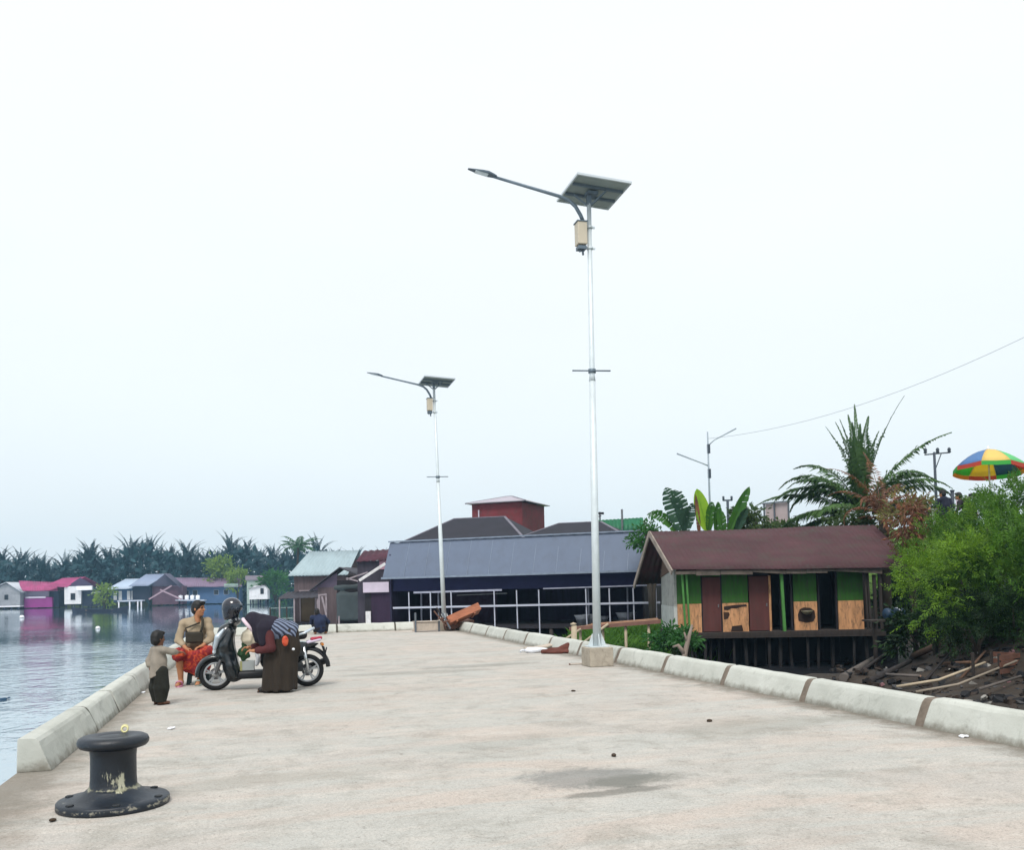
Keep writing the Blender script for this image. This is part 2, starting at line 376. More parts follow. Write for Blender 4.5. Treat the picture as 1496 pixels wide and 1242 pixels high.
mb = MB(); mb.box((2.19, 13.0, -1.35), (8.28, 36.0, 2.7)); tag(mb.obj('quay_deck', k.m), kind='structure')

# ------------------------------------------------------------------ kerb blocks, one by one
k = NT('kerb_concrete'); v = k.coord('Object'); oi = k.new('ObjectInfo')
ad = k.new('VectorMath', _operation='ADD'); sc_ = k.new('VectorMath', _operation='SCALE'); sc_.inputs['Scale'].default_value = 37
k.link(oi.outputs['Location'], sc_.inputs[0]); k.link(v, ad.inputs[0]); k.link(sc_.outputs[0], ad.inputs[1]); vv = ad.outputs[0]
col = k.ramp(k.noise(vv, 1.5, 6, .65), [(.3, lin('aeb0a8')), (.7, lin('c4c6bf'))])
col = k.mix(k.ramp(k.noise(vv, 4, 8, .75, .8), [(.55, 0.), (.72, .6)]), col, lin('85877f'))
col = k.mix(k.ramp(k.noise(vv, 30, 4, .8), [(.6, 0.), (.75, .4)]), col, lin('6d6c64'))
sx = k.new('SeparateXYZ'); k.link(v, sx.inputs[0])
lowd = k.math('ADD', sx.outputs['Z'], k.math('MULTIPLY', k.math('SUBTRACT', k.noise(vv, 7, 6, .7), .5), .22))
col = k.mix(k.ramp(lowd, [(.0, .8), (.09, 0.)]), col, lin('6f695c'))
rv = k.math('ADD', k.math('MULTIPLY', oi.outputs['Random'], .16), .9); hs = k.new('HueSaturation'); k.link(rv, hs.inputs['Value']); k.link(col, hs.inputs['Color'])
k.color(hs.outputs[0]); k.b.inputs['Roughness'].default_value = .85; k.bump(k.noise(vv, 25, 6, .7), .25, .02); KM = k.m
KJ = M('mortar_joint', '74695e', .95, .25, 9, bump=.3); KJ2 = M('dark_joint', '4d4a41', .95, .25, 9, bump=.3)
def kerb_block(root, L, side, jl):       # local: y along, inner foot at x=0, mass towards side
    s = side; poly = [(0, 0), (.035*s, .03), (.115*s, .25), (.14*s, .272), (.262*s, .272), (.262*s, 0)]
    b = MB()
    n = 8; pr = [(0, 0), (.02*s, .06), (.075*s, .185), (.1*s, .235), (.125*s, .262), (.16*s, .272), (.25*s, .272), (.26*s, .262), (.262*s, 0)]
    vs = []; 
    for j in range(n+1):
        y = L*j/n
        for (px, pz) in pr:
            q = Vector((px+root.location.x*3, y+root.location.y, pz*2)); e = .010*mnoise.noise(q*3.1)+.006*mnoise.noise(q*9)
            vs.append((px+e*(1 if pz > 0 else 0), y+(.012*mnoise.noise(q*7) if j in (0, n) else 0), pz+e*(1 if pz > .02 else 0)))
    m_ = len(pr); fs = [(j*m_+i, j*m_+i+1, (j+1)*m_+i+1, (j+1)*m_+i) for j in range(n) for i in range(m_-1)]
    fs += [tuple(range(m_)), tuple(n*m_+i for i in reversed(range(m_)))]
    b.add(vs, fs); b.obj('block', KM, root, bevel=.012)
    j = MB(); j.prism([(x*.97+.004*s, z*.965) for x, z in pr], (0, L+.002, 0), (1, 0, 0), (0, 0, 1), (0, jl-.004, 0)); j.obj('mortar_joint', KJ if side > 0 else KJ2, root)
ORD = ['first', 'second', 'third', 'fourth', 'fifth', 'sixth', 'seventh', 'eighth', 'ninth', 'tenth', 'eleventh', 'twelfth', 'thirteenth', 'fourteenth', 'fifteenth', 'sixteenth']
y = 5.7; i = 0
while y < YE-.3:
    L = min(1.88 + rnd.uniform(-.03, .03), YE+.26-y)
    t = thing('kerb_block', f'pale kerb block with sloped inner face, {ORD[i]} from the camera on the right quay edge', 'kerb block', (XR+rnd.uniform(-.012, .012), y, rnd.uniform(-.006, .004)), rnd.uniform(-.005, .005), 'kerb blocks along the right quay edge')
    kerb_block(t, L, 1, .12); y += L+.12; i += 1
y = 8.4; i = 0
JL = .05
ends = [10.62, 12.2, 14.3, 16.3, 18.3, 20.3, 22.3, 24.3, 26.3, 28.3, YE+.26]
for e_ in ends:
    t = thing('kerb_block', ['chipped grey kerb block with its bare end face towards the bollard', f'grey stained kerb block, {ORD[i]} from the bollard on the left water edge'][i > 0], 'kerb block', (XL+rnd.uniform(-.012, .012), y, rnd.uniform(-.005, .005)), rnd.uniform(-.006, .006), 'kerb blocks along the left water edge')
    kerb_block(t, e_-y-.06, -1, .06); y = e_; i += 1
xs = [-1.6, .35, 2.35, 4.25, 6.0]
for i in range(4):
    t = thing('kerb_block', f'low concrete kerb block closing the far end of the quay, {ORD[i]} from the left', 'kerb block', (xs[i], YE, 0), -math.pi/2, 'kerb blocks across the far end')
    # local y runs along +x after the turn
    t.rotation_euler = (0, 0, -math.pi/2); kerb_block(t, xs[i+1]-xs[i]-.06, -1, .06)

# ------------------------------------------------------------------ mooring bollard
k = NT('bollard_paint'); v = k.coord('Object'); n = k.noise(v, 9, 8, .75, .4)
col = k.ramp(k.noise(v, 3, 4), [(.3, lin('0c121a')), (.7, lin('1d2733'))])
sx = k.new('SeparateXYZ'); k.link(v, sx.inputs[0])
def band(z0, w_): return k.math('SUBTRACT', 1., k.math('MULTIPLY', k.math('ABSOLUTE', k.math('SUBTRACT', sx.outputs['Z'], z0)), 1/w_))
scr = k.noise(k.coord('Object', (3.2, 3.2, .8)), 6, 7, .75)
col = k.mix(k.ramp(k.math('ADD', k.math('MULTIPLY', band(.128, .035), .27), scr), [(.69, 0.), (.78, .8)]), col, lin('9c9a80'))
fr = k.new('VectorMath', _operation='DISTANCE'); k.link(v, fr.inputs[0]); fr.inputs[1].default_value = (-.03, -.165, .2)
col = k.mix(k.ramp(k.math('SUBTRACT', k.math('ADD', scr, .24), k.math('MULTIPLY', fr.outputs['Value'], 1.9)), [(.66, 0.), (.71, .85)]), col, lin('b5b39c'))
col = k.mix(k.ramp(n, [(.60, 0.), (.70, .5)]), col, lin('4b4f50'))
col = k.mix(k.ramp(k.math('ADD', n, k.math('MULTIPLY', band(.03, .04), .2)), [(.70, 0.), (.76, .85)]), col, lin('8d897c'))
k.color(col); k.b.inputs['Roughness'].default_value = .42; k.b.inputs['Specular IOR Level'].default_value = .45; k.bump(n, .35, .015); BM = k.m
bp = G(166, 1177); t = thing('mooring_bollard', 'black painted iron mooring bollard with chipped paint and round flange', 'bollard', bp, R(18))
b = MB(); b.lathe([(0, .0), (.358, .0), (.362, .012), (.36, .045), (.352, .054), (.30, .058), (.25, .066), (.205, .088), (.178, .112), (.165, .125), (0, .125)], 64); b.obj('base_flange', BM, t)
b = MB(); b.lathe([(.164, .12), (.152, .14), (.148, .2), (.147, .33), (.152, .385), (.16, .40)], 56); b.obj('post', BM, t)
b = MB(); b.lathe([(.15, .385), (.185, .392), (.213, .402), (.228, .42), (.231, .44), (.222, .462), (.2, .474), (.17, .477), (.12, .472), (.1, .466), (.085, .47), (.03, .476), (0, .477)], 64); b.obj('cap', BM, t)
for a in range(6):
    an = a*math.pi/3+.4; b = MB(); b.lathe([(0, .0), (.026, .0), (.026, .009), (.02, .013), (.0, .013)], 6, (.315*math.cos(an), .315*math.sin(an), .055), smooth=False); b.obj('bolt', M('bolt_dark', '24282c', .6), t)
cp = G(186, 1068, .477); t = thing('plastic_ring', 'small pale yellow plastic ring lying on top of the bollard', 'plastic ring', bp+Vector((.06, .1, .472)))
b = MB(); b.lathe([(.014, .0), (.024, .002), (.027, .01), (.024, .018), (.016, .02), (.014, .01), (.014, .0)], 24, (0, 0, .026), Matrix.Rotation(R(80), 3, 'X')); b.obj('ring', M('yellow_plastic', 'd5cf9a', .4, .1), t)
b = MB(); b.tube([(.024*math.cos(a), 0, .032+.026*math.sin(a)) for a in [i*math.pi/8 for i in range(9)]], .003, 6); b.obj('loop', M('yellow_plastic', 'd5cf9a', .4), t)

# ------------------------------------------------------------------ solar street lamps
GALV = M('galvanised_steel', 'c3cccf', .45, .07, 6, metal=.15, spec=.5, bump=.03); GALVD = M('dark_galvanised', '5e6b75', .5, .12, 6, metal=.4)
PANB = M('panel_back', '7c8683', .6, .12, 2); PANF = M('panel_frame', 'c4cbce', .35, .05, metal=.6); CELL = M('solar_cell', '0d1830', .15, .2, 3)
BOXM = M('battery_box_paint', 'b5ab98', .55, .06, 3); LAMPH = M('lamp_housing', '46545f', .4, .1, metal=.3); LENS = M('lamp_lens', 'b9c4c9', .2, .05)
PEDM = M('pedestal_concrete', 'a39a8c', .9, .14, 4, dirt=.4, bump=.3)
def solar_lamp(label, loc, lean, Z=1.0):
    t = thing('solar_street_lamp', label, 'street lamp', loc, 0, 'solar street lamps on the quay'); Hh = 8.05*Z; lx, ly = lean; S = Z
    ax = lambda z: Vector((lx*z/Hh, ly*z/Hh, z))
    b = MB(); b.box((0, 0, .165), (.43, .45, .33)); b.obj('pedestal', PEDM, t, bevel=.015)
    b = MB(); b.box((0, 0, .34), (.34, .34, .022)); bpl = b.obj('base_plate', GALV, t, bevel=.004)
    for a in range(4):
        c_, s_ = math.cos(a*math.pi/2), math.sin(a*math.pi/2)
        b = MB(); b.prism([(.075, .352), (.165, .352), (.15, .40), (.085, .56), (.075, .56)], (-s_*-.006, c_*-.006, 0), (c_, s_, 0), (0, 0, 1), (-s_*.012, c_*.012, 0)); b.obj('gusset', GALV, t)
    b = MB(); b.tube([ax(.352), ax(2.4), ax(4.85*S)], [.073, .066, .056], 14); b.tube([ax(4.85*S), ax(4.95*S), ax(7.95*S)], [.06, .048, .04], 14); b.obj('pole', GALV, t)
    q = ax(5.02*S)
    b = MB(); b.tube([q+Vector((-.36, .02, 0)), q+Vector((.34, -.02, .015))], .013, 6); b.lathe([(.05, -.04), (.068, -.035), (.068, .035), (.05, .04)], 12, q); b.obj('step_bar', GALVD, t)
    # battery box on the pole's left
    q = ax(7.4*S); b = MB(); b.box(q+Vector((-.165, -.01, 0)), (.175, .2, .4)); bx = b.obj('battery_box', BOXM, t, bevel=.01)
    b = MB(); b.box(q+Vector((-.165, -.01, .208)), (.2, .225, .018)); b.obj('lid', GALVD, bx)
    b = MB(); b.box(q+Vector((-.165, -.01, -.255)), (.15, .16, .06)); b.tube([q+Vector((-.15, -.03, -.28)), q+Vector((-.14, -.03, -.38))], .02, 8); b.tube([q+Vector((-.2, -.03, -.28)), q+Vector((-.2, -.03, -.33))], .015, 8); b.obj('cable_gland', GALVD, bx)
    for dz in (.14, -.24):
        b = MB(); b.lathe([(.045, -.02), (.06, -.02), (.06, .02), (.045, .02)], 12, q+Vector((0, 0, dz))); b.box(q+Vector((.075, 0, dz)), (.05, .03, .03)); b.obj('clamp', GALV, t)
    # lamp arm: rises from the box and sweeps to the left
    a0 = q+Vector((-.1, .0, .21)); pts = [a0, a0+Vector((-.06, 0, .14)), a0+Vector((-.15, 0, .29)), a0+Vector((-.27, 0, .39)), a0+Vector((-.45, 0, .45))]
    en = a0+Vector((-1.65, 0, .69)); b = MB(); b.tube(pts+[en], [.034, .034, .033, .032, .03, .024], 10); b.obj('lamp_arm', GALVD, t)
    dr = (en-pts[-1]).normalized(); up = Vector((0, 1, 0)).cross(dr); up = up if up.z > 0 else -up
    pb = lambda s_, w_, h_: (en+dr*s_, w_, h_)
    b = MB(); secs = [(-.06, .035, .03), (.0, .06, .04), (.1, .085, .05), (.2, .08, .042), (.34, .062, .024), (.46, .03, .012)]; vs = []
    for s_, w_, h_ in secs:
        c_ = en+dr*s_; vs += [c_+Vector((0, -w_, 0)), c_+Vector((0, w_, 0)), c_+Vector((0, w_*.75, 0))+up*h_, c_+Vector((0, -w_*.75, 0))+up*h_]
    n = len(secs); b.add(vs, [(i*4+j, i*4+(j+1) % 4, i*4+4+(j+1) % 4, i*4+4+j) for i in range(n-1) for j in range(4)]+[(3, 2, 1, 0), tuple(4*n-4+j for j in range(4))])
    hd = b.obj('lamp_head', LAMPH, t, bevel=.006)
    b = MB(); b.bar(en+dr*.1-up*.006, en+dr*.33-up*.006, .11, .012); b.obj('lens', LENS, hd)
    # solar panel, nearly flat, tipped a little
    c0 = ax(8.13*S)+Vector((.1, .02, .06)); rot = Matrix.Rotation(R(-4), 3, 'X') @ Matrix.Rotation(R(2.5), 3, 'Y') @ Matrix.Rotation(R(3), 3, 'Z')
    b = MB(); b.box(c0, (1.0, 1.0, .016), rot); pn = b.obj('solar_panel', PANB, t)
    b = MB(); b.box(c0+rot @ Vector((0, 0, .011)), (.97, .97, .005), rot); b.obj('cells', CELL, pn)
    b = MB()
    for sx_, sy_, ux, uy in ((.5, 0, .03, 1.03), (-.5, 0, .03, 1.03), (0, .5, .97, .03), (0, -.5, .97, .03)): b.box(c0+rot @ Vector((sx_, sy_, -.004)), (ux, uy, .04), rot)
    b.obj('panel_frame', PANF, pn)
    b = MB()
    for s_ in (-.2, .16): b.box(c0+rot @ Vector((0, s_, -.032)), (.96, .045, .04), rot)
    b.obj('cross_rail', GALVD, pn)
    b = MB(); b.bar(ax(7.93*S), c0+Vector((-.1, -.02, -.05)), .075, .075); b.bar(ax(7.9*S), c0+Vector((-.34, .1, -.045)), .03, .03); b.bar(ax(7.9*S), c0+Vector((.16, -.2, -.06)), .03, .03); b.box(c0+Vector((-.06, -.05, -.07)), (.2, .18, .05)); b.obj('panel_bracket', GALVD, t)
    return t
pn = G(876, 974); ft = DY(861, 290, pn.y)
solar_lamp('nearer tall galvanised solar street lamp on a square concrete pedestal beside the kerb', (pn.x, pn.y+.1, 0), (.1, .1), 1.034)
fy = 29.75; p0 = DY(648, 905, fy); p1 = DY(633.5, 573, fy)
solar_lamp('farther solar street lamp leaning left, rising behind the broken timber pile', (p0.x+.03, fy, 0), ((p1.x-p0.x)*1.12, 0))

# ------------------------------------------------------------------ materials for buildings
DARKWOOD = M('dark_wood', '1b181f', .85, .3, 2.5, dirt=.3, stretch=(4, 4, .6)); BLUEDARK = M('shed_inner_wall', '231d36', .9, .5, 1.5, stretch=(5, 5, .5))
SHEDROOF = M('grey_blue_zinc', '5b6679', .6, .06, .8, metal=.1, dirt=.15, stretch=(1, .3, 1)); WHITEP = M('white_paint_steel', 'a2a5b2', .5, .06)
DARKROOF = M('dark_shingle', '23222b', .85, .2, 1.2); BRICK = M('red_brick', '68282d', .9, .3, .8, dirt=.5, bump=.2); TINROOF = M('pinkish_tin', 'a09aa3', .6, .1, 1)
GREENP = M('green_sheet', '145c3b', .6, .25, 1); ZINC = M('pale_blue_zinc', '93a4aa', .6, .1, .9, metal=.1, dirt=.15, stretch=(2, .4, 1)); WOOD = M('weathered_plank', '574b4e', .9, .22, 1.5, dirt=.25, stretch=(5, 5, .6))
TARP = M('grey_green_tarp', '374043', .8, .18, 1.5); PURP = M('purple_plank', '2a1b30', .9, .2, 1.5, stretch=(5, 5, .5)); PALE = M('pale_board', 'b5aab8', .8, .1, 2)
POLEW = M('pole_wood', '332d2a', .95, .25, 3, stretch=(4, 4, .5)); BAMB = M('bamboo_pole', 'a89a84', .8, .2, 3); TIMB = M('raw_timber', '9b7a63', .9, .25, 2, stretch=(1, 1, 4), dirt=.3)
GLASSD = M('dark_window', '14181f', .2, .1); BWALL = M('grey_block_wall', '9a9c98', .9, .15, 1.3, dirt=.4, bump=.2)
def frame(o, ux):
    ux = Vector((ux[0], ux[1], 0)).normalized(); return Vector(o), ux, Vector((-ux.y, ux.x, 0))

def wallbox(name, mat, root, x0, x1, y0, y1, z0, z1, bevel=0):
    return MB().box(((x0+x1)/2, (y0+y1)/2, (z0+z1)/2), (x1-x0, y1-y0, z1-z0)).obj(name, mat, root, bevel=bevel)
def gable(name, mat, root, x0, x1, y0, y1, ze, zr, over=.3, pitch=.3, amp=.03, zback=None, sag=0, split=.5):
    ym = y0+(y1-y0)*split; zb = ze if zback is None else zback; b = MB()
    b.sheet((x0, y0, ze), (x1, y0, ze), (x1, ym, zr), (x0, ym, zr), pitch, amp, 3, sag); b.sheet((x1, y1, zb), (x0, y1, zb), (x0, ym, zr), (x1, ym, zr), pitch, amp, 3, sag)
    r = b.obj(name, mat, root, solid=.03)
    return r
def gable_end(root, mat, x, y0, y1, z0, zr, th=.08, name='gable_wall'):
    b = MB().prism([(y0, z0), (y1, z0), ((y0+y1)/2, zr)], (x, 0, 0), (0, 1, 0), (0, 0, 1), (th, 0, 0)); return b.obj(name, mat, root)
def stilts(root, mat, pts, z0, z1, r=.08, name='stilt'):
    for (x, y) in pts:
        MB().tube([(x, y, z0), (x+rnd.uniform(-.05, .05), y, z1)], r, 7).obj(name, mat, root)
def window(root, x, y, z, w_, h_, frame_mat, pane_mat=None, ax='x'):
    b = MB(); d = .06
    for sx_, sz, lw, lh in ((0, h_/2, w_, .08), (0, -h_/2, w_, .08), (-w_/2, 0, .08, h_-.08), (w_/2, 0, .08, h_-.08)): b.box((x+sx_, y, z+sz), (lw, d, lh))
    f = b.obj('window', frame_mat, root); MB().box((x, y+.005, z), (w_-.08, .03, h_-.08)).obj('pane', pane_mat or GLASSD, f); return f

# ------------------------------------------------------------------ painted stilt hut by the pond
HL = D(991, 925, 30); t = thing('stilt_hut', 'row of green and orange painted cubicles on stilts under a brown tin roof', 'hut', (HL.x, HL.y, HL.z), R(-16), None)
W_, DP = 6.05, 3.0
GRN = M('green_paint', '2b5a19', .85, .25, 1.3, dirt=.8, bump=.15, stretch=(5, 5, .7)); ORG = M('orange_paint', 'bd8c63', .9, .25, 1.6, dirt=.85, bump=.2, stretch=(3, 3, .8)); DOORR = M('reddish_door', '552e2b', .8, .15, 2, stretch=(4, 4, .5), dirt=.3)
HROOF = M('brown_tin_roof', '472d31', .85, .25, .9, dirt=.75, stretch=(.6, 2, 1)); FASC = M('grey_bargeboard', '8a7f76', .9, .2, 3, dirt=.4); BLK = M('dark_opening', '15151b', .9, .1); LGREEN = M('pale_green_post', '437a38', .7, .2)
ZE = 2.02
b = MB(); b.box((W_/2+.1, DP/2-.15, -.06), (W_+.5, DP+.5, .12)); b.obj('platform', POLEW, t)
wallbox('back_wall', DARKWOOD, t, 0, W_, DP-.08, DP, 0, ZE-.1)
wallbox('side_wall', BWALL, t, -.09, -.005, .06, DP-.1, .85, ZE+.08); wallbox('side_wall', M('pale_block_wall', 'b4b8b5', .9, .1, 1.5, dirt=.3), t, -.11, -.003, .05, DP-.1, -.45, .846)
wallbox('side_wall', DARKWOOD, t, W_-.1, W_-.02, .1, DP-.1, 0, ZE-.1)
def pan(x0, x1, z0, z1, mat, name, y=0, th=.06): return wallbox(name, mat, t, x0, x1, y, y+th, z0, z1)
# bays from the photo (metres from the left corner)
px2m = lambda px: (px-991)/(1258-991)*W_
ZS = .93
bays = [(991, 1025), (1055, 1092), (1157, 1190), (1220, 1256)]
for i, (a, c_) in enumerate(bays):
    x0, x1 = px2m(a), px2m(c_)
    pan(x0, x1, ZS+.002, ZE-.05, GRN, 'upper_panel'); pan(x0, x1, 0.0, ZS-.002, ORG, 'lower_panel', -.012)
# broken holes in the orange panels
b = MB(); b.prism([(px2m(1057), .82), (px2m(1070), .86), (px2m(1089), .88), (px2m(1090), .81), (px2m(1082), .8), (px2m(1075), .75), (px2m(1068), .76), (px2m(1063), .7), (px2m(1057), .71)], (0, -.02, 0), (1, 0, 0), (0, 0, 1), (0, .012, 0)); b.obj('hole', M('hole_dark', '2a1d17', .9, .3), t)
b = MB(); b.prism([(px2m(1056.5), .4), (px2m(1062), .42), (px2m(1065), .55), (px2m(1064), .63), (px2m(1056.5), .64)], (0, -.02, 0), (1, 0, 0), (0, 0, 1), (0, .012, 0)); b.obj('hole', M('hole_brown', '3a261c', .9, .3), t)
b = MB(); b.prism([(px2m(1066), .0), (px2m(1084), .0), (px2m(1082), .2), (px2m(1068), .17)], (0, -.02, .01), (1, 0, 0), (0, 0, 1), (0, .012, 0)); b.obj('hole', M('hole_dark', '2a1d17', .9, .3), t)
b = MB(); b.prism([(px2m(1163), .3), (px2m(1162), .5), (px2m(1165), .68), (px2m(1171), .74), (px2m(1180), .72), (px2m(1186), .62), (px2m(1187), .42), (px2m(1184), .28), (px2m(1174), .24)], (0, -.02, 0), (1, 0, 0), (0, 0, 1), (0, .012, 0)); b.obj('hole', M('hole_dark', '2a1d17', .9, .3), t)
b = MB(); b.lathe([(0, 0), (.1, .02), (.17, .1), (.185, .14), (.17, .14), (.15, .1), (.09, .04), (0, .03)], 20, (px2m(1174), -.1, .5)); b.obj('washbasin', M('basin', '77735c', .5), t)
for a, c_ in ((1027, 1053), (1094, 1122)):
    d_ = pan(px2m(a), px2m(c_), .02, 1.78, DOORR, 'door', .02, .05); MB().box((px2m(c_)-.08, .0, .85), (.03, .04, .1)).obj('handle', M('dull_steel', '77777a', .4, metal=.6), d_)
pan(px2m(1053), px2m(1055), 0, ZE-.05, DARKWOOD, 'door_post'); pan(px2m(1025), px2m(1027), 0, ZE-.05, DARKWOOD, 'door_post')
pan(px2m(1122), px2m(1125), 0, 1.8, ORG, 'door_post'); pan(px2m(1027), px2m(1053), 1.8, ZE-.05, GRN, 'lintel', .01); pan(px2m(1094), px2m(1122), 1.8, ZE-.05, DARKWOOD, 'lintel', .01)
for a in (1139, 1154, 1193, 1218): pan(px2m(a)-.03, px2m(a)+.03, 0, ZE-.05, DARKWOOD, 'door_post', .0, .08)
MB().bar((px2m(1139), -.3, 0), (px2m(1139)-.05, -.3, ZE-.1), .09).obj('veranda_post', LGREEN, t)
for a, m_ in ((1006, LGREEN), (1000, LGREEN), (1258, POLEW), (1262, POLEW)): MB().bar((px2m(a), -.22, -.05), (px2m(a)-.08, -.3, ZE-.1), .06).obj('veranda_post', m_, t)
for a, z1 in ((1268, 1.75), (1276, 1.8)): MB().bar((px2m(a), -.3, -.2), (px2m(a)-.03, -.35, z1), .09).obj('veranda_post', POLEW, t)
# interior partitions behind the open bays
for a in (1125, 1192): wallbox('partition', BLK, t, px2m(a)-.02, px2m(a)+.02, .1, DP-.12, .01, ZE-.12)
rx0, rx1 = -.62, W_+1.5
b = MB(); b.sheet((rx0+.42, -.55, ZE+.02), (rx1, -.62, ZE-.06), (rx1-.55, 1.45, 3.42), (rx0+.0, 1.45, 3.36), .17, .009, 5, .07); b.sheet((rx1-.3, DP+.4, 1.75), (rx0-.35, DP+.55, 1.6), (rx0+.0, 1.45, 3.36), (rx1-.55, 1.45, 3.42), .2, .02, 4, .05); b.obj('roof', HROOF, t, solid=.02)
b = MB(); b.bar((rx0+.38, -.58, ZE-.06), (rx0-.03, 1.46, 3.34), .05, .17); b.obj('bargeboard', FASC, t); b = MB(); b.bar((rx0-.36, DP+.6, 1.5), (rx0-.03, 1.46, 3.34), .05, .17); b.obj('bargeboard', FASC, t)
b = MB(); x = rx0+.5
while x < rx1-.2:
    l = rnd.uniform(.5, 1.1); b.bar((x, -.5, ZE-.07+rnd.uniform(-.03, .03)), (min(x+l, rx1-.2), -.5, ZE-.09+rnd.uniform(-.05, .03)), .025, rnd.uniform(.1, .24)); x += l*1.02
b.obj('eave_board', M('rotten_board', '5d544d', .95, .4, 3, dirt=.6), t)
b = MB().prism([(.05, ZE+.05), (2.9, ZE-.2), (1.45, 3.28)], (-.12, 0, 0), (0, 1, 0), (0, 0, 1), (.06, 0, 0)); b.obj('gable_wall', M('gable_boards', '5c4a40', .9, .2, 2), t)
for i, a in enumerate((996, 1009, 1017, 1028, 1037, 1050, 1068, 1085, 1102, 1118, 1136, 1150, 1172, 1190, 1212, 1238, 1256)):
    MB().tube([(px2m(a), -.2+.15*(i % 3), -.14), (px2m(a)+rnd.uniform(-.1, .1), -.25+.15*(i % 3), -1.95)], rnd.uniform(.04, .065), 7).obj('stilt', M('shade_darkened_pole', '1c1a1b', .95, .3, 3), t)  # pole wood darkened to carry the shade under the hut
for a in (1005, 1070, 1130, 1200, 1250):
    MB().tube([(px2m(a), 2.6, -.14), (px2m(a), 2.6, -1.95)], .07, 7).obj('stilt', POLEW, t)
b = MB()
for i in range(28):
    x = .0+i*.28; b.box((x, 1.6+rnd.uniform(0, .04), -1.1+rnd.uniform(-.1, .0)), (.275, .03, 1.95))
b.obj('underside_shade_boards', BLK, t)  # dark sheet added below the platform to stand for shade
b = MB(); b.bar((-.1, -.36, -.1), (W_+.5, -.36, -.14), .06, .14); b.obj('edge_beam', POLEW, t)

# ------------------------------------------------------------------ large open shed across the far end
SL, SR = D(565, 845, 41), D(935, 833, 37); dx = SR-SL; ang = math.atan2(dx.y, dx.x); LS = Vector((dx.x, dx.y)).length
t = thing('open_shed', 'long open fronted shed with a grey blue metal roof and white railing', 'shed', (SL.x, SL.y, 0), ang)
lean = 2.9
b = MB(); b.sheet((-.15, -.1, 1.86), (LS+.25, -.1, 1.9), (LS+.25, .55, 3.46), (-.1, .55, 3.42), .9, 0, 1); b.obj('roof', SHEDROOF, t, solid=.02)
b = MB(); b.sheet((-.1, .56, 3.43), (LS+.25, .56, 3.47), (LS+.2, 7.4, 3.1), (-.1, 7.4, 3.0), .5, .02, 2); b.obj('roof', DARKROOF, t, solid=.02)
b = MB(); b.bar((-.2, -.14, 1.84), (LS+.3, -.14, 1.88), .04, .09); b.bar((-.15, .5, 3.48), (LS+.3, .5, 3.52), .06, .06); [b.bar((x_, -.112, 1.9), (x_, .538, 3.42), .016, .01) for x_ in np.linspace(.9, LS-.5, 11)]; b.obj('flashing', M('pale_flashing', '6f7a8a', .5), t)
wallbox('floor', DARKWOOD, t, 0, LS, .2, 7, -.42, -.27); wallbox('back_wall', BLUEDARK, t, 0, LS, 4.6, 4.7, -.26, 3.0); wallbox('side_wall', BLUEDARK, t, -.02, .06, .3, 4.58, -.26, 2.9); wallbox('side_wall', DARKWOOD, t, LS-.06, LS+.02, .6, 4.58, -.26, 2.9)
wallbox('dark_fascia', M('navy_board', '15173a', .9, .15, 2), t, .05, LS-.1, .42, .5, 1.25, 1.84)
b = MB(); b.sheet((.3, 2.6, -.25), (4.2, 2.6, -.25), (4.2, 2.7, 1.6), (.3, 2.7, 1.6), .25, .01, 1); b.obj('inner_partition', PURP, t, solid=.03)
spx = lambda px: (px-565)/(935-565)*LS
for i, px in enumerate((599, 633, 665, 730, 763, 795, 861, 893, 925)):
    MB().bar((spx(px), .1, -1.4 if i % 2 else -.42), (spx(px)-.02, .1, 1.2), .045).obj('post', WHITEP, t)
for px in (594, 622, 850, 905, 944):
    MB().bar((spx(px), 1.6, -.26), (spx(px), 1.6, 1.2), .06).obj('post', M('dull_white_steel', '8d8fa0', .6), t)
MB().bar((spx(574), .03, .52), (spx(960), .03, .6), .04, .08).obj('rail', WHITEP, t)
MB().bar((spx(605), .17, 1.18), (spx(740), .17, 1.22), .05, .08).obj('rail', M('dull_white_steel', '8d8fa0', .6), t); MB().bar((spx(800), .17, 1.24), (spx(960), .17, 1.3), .04, .05).obj('rail', M('dull_white_steel', '8d8fa0', .6), t)
MB().bar((spx(640), 2.4, 1.0), (spx(720), 2.4, 1.05), .04, .04).obj('inner_rail', M('dull_steel', '77777a', .4), t)
stilts(t, POLEW, [(x, y) for x in np.linspace(.3, LS-.3, 7) for y in (.3, 2.5, 4.4)], -2.3, -.43, .09)
for i, (px, z, s_) in enumerate(((846, .1, .34), (855, .02, .36), (868, .02, .26), (899, .02, .4))):
    q = t.matrix_basis @ Vector((spx(px), 1.1+.3*i, -.265)); tb = thing('washing_tub', ['stack of white plastic tubs inside the open shed, leftmost by the railing', 'round white plastic tub leaning inside the shed, biggest of the left group', 'small white plastic tub on the shed floor, third from the left', 'grey white plastic tub apart from the others at the right end of the shed'][i], 'tub', q, 0, 'plastic tubs inside the shed')
    b = MB(); b.lathe([(0, 0), (s_*.7, 0), (s_, s_*1.0), (s_*1.04, s_*1.0), (s_*1.03, s_*.94), (s_*.68, .03), (0, .03)], 20); b.obj('tub', M('dull_white_plastic', '9fa3ac', .5), tb)
    b = MB(); b.lathe([(s_*1.0, s_*.98), (s_*1.1, s_*1.0), (s_*1.08, s_*1.05), (s_*1.0, s_*1.04)], 20); b.obj('rim', M('dull_white_plastic', '9fa3ac', .5), tb)

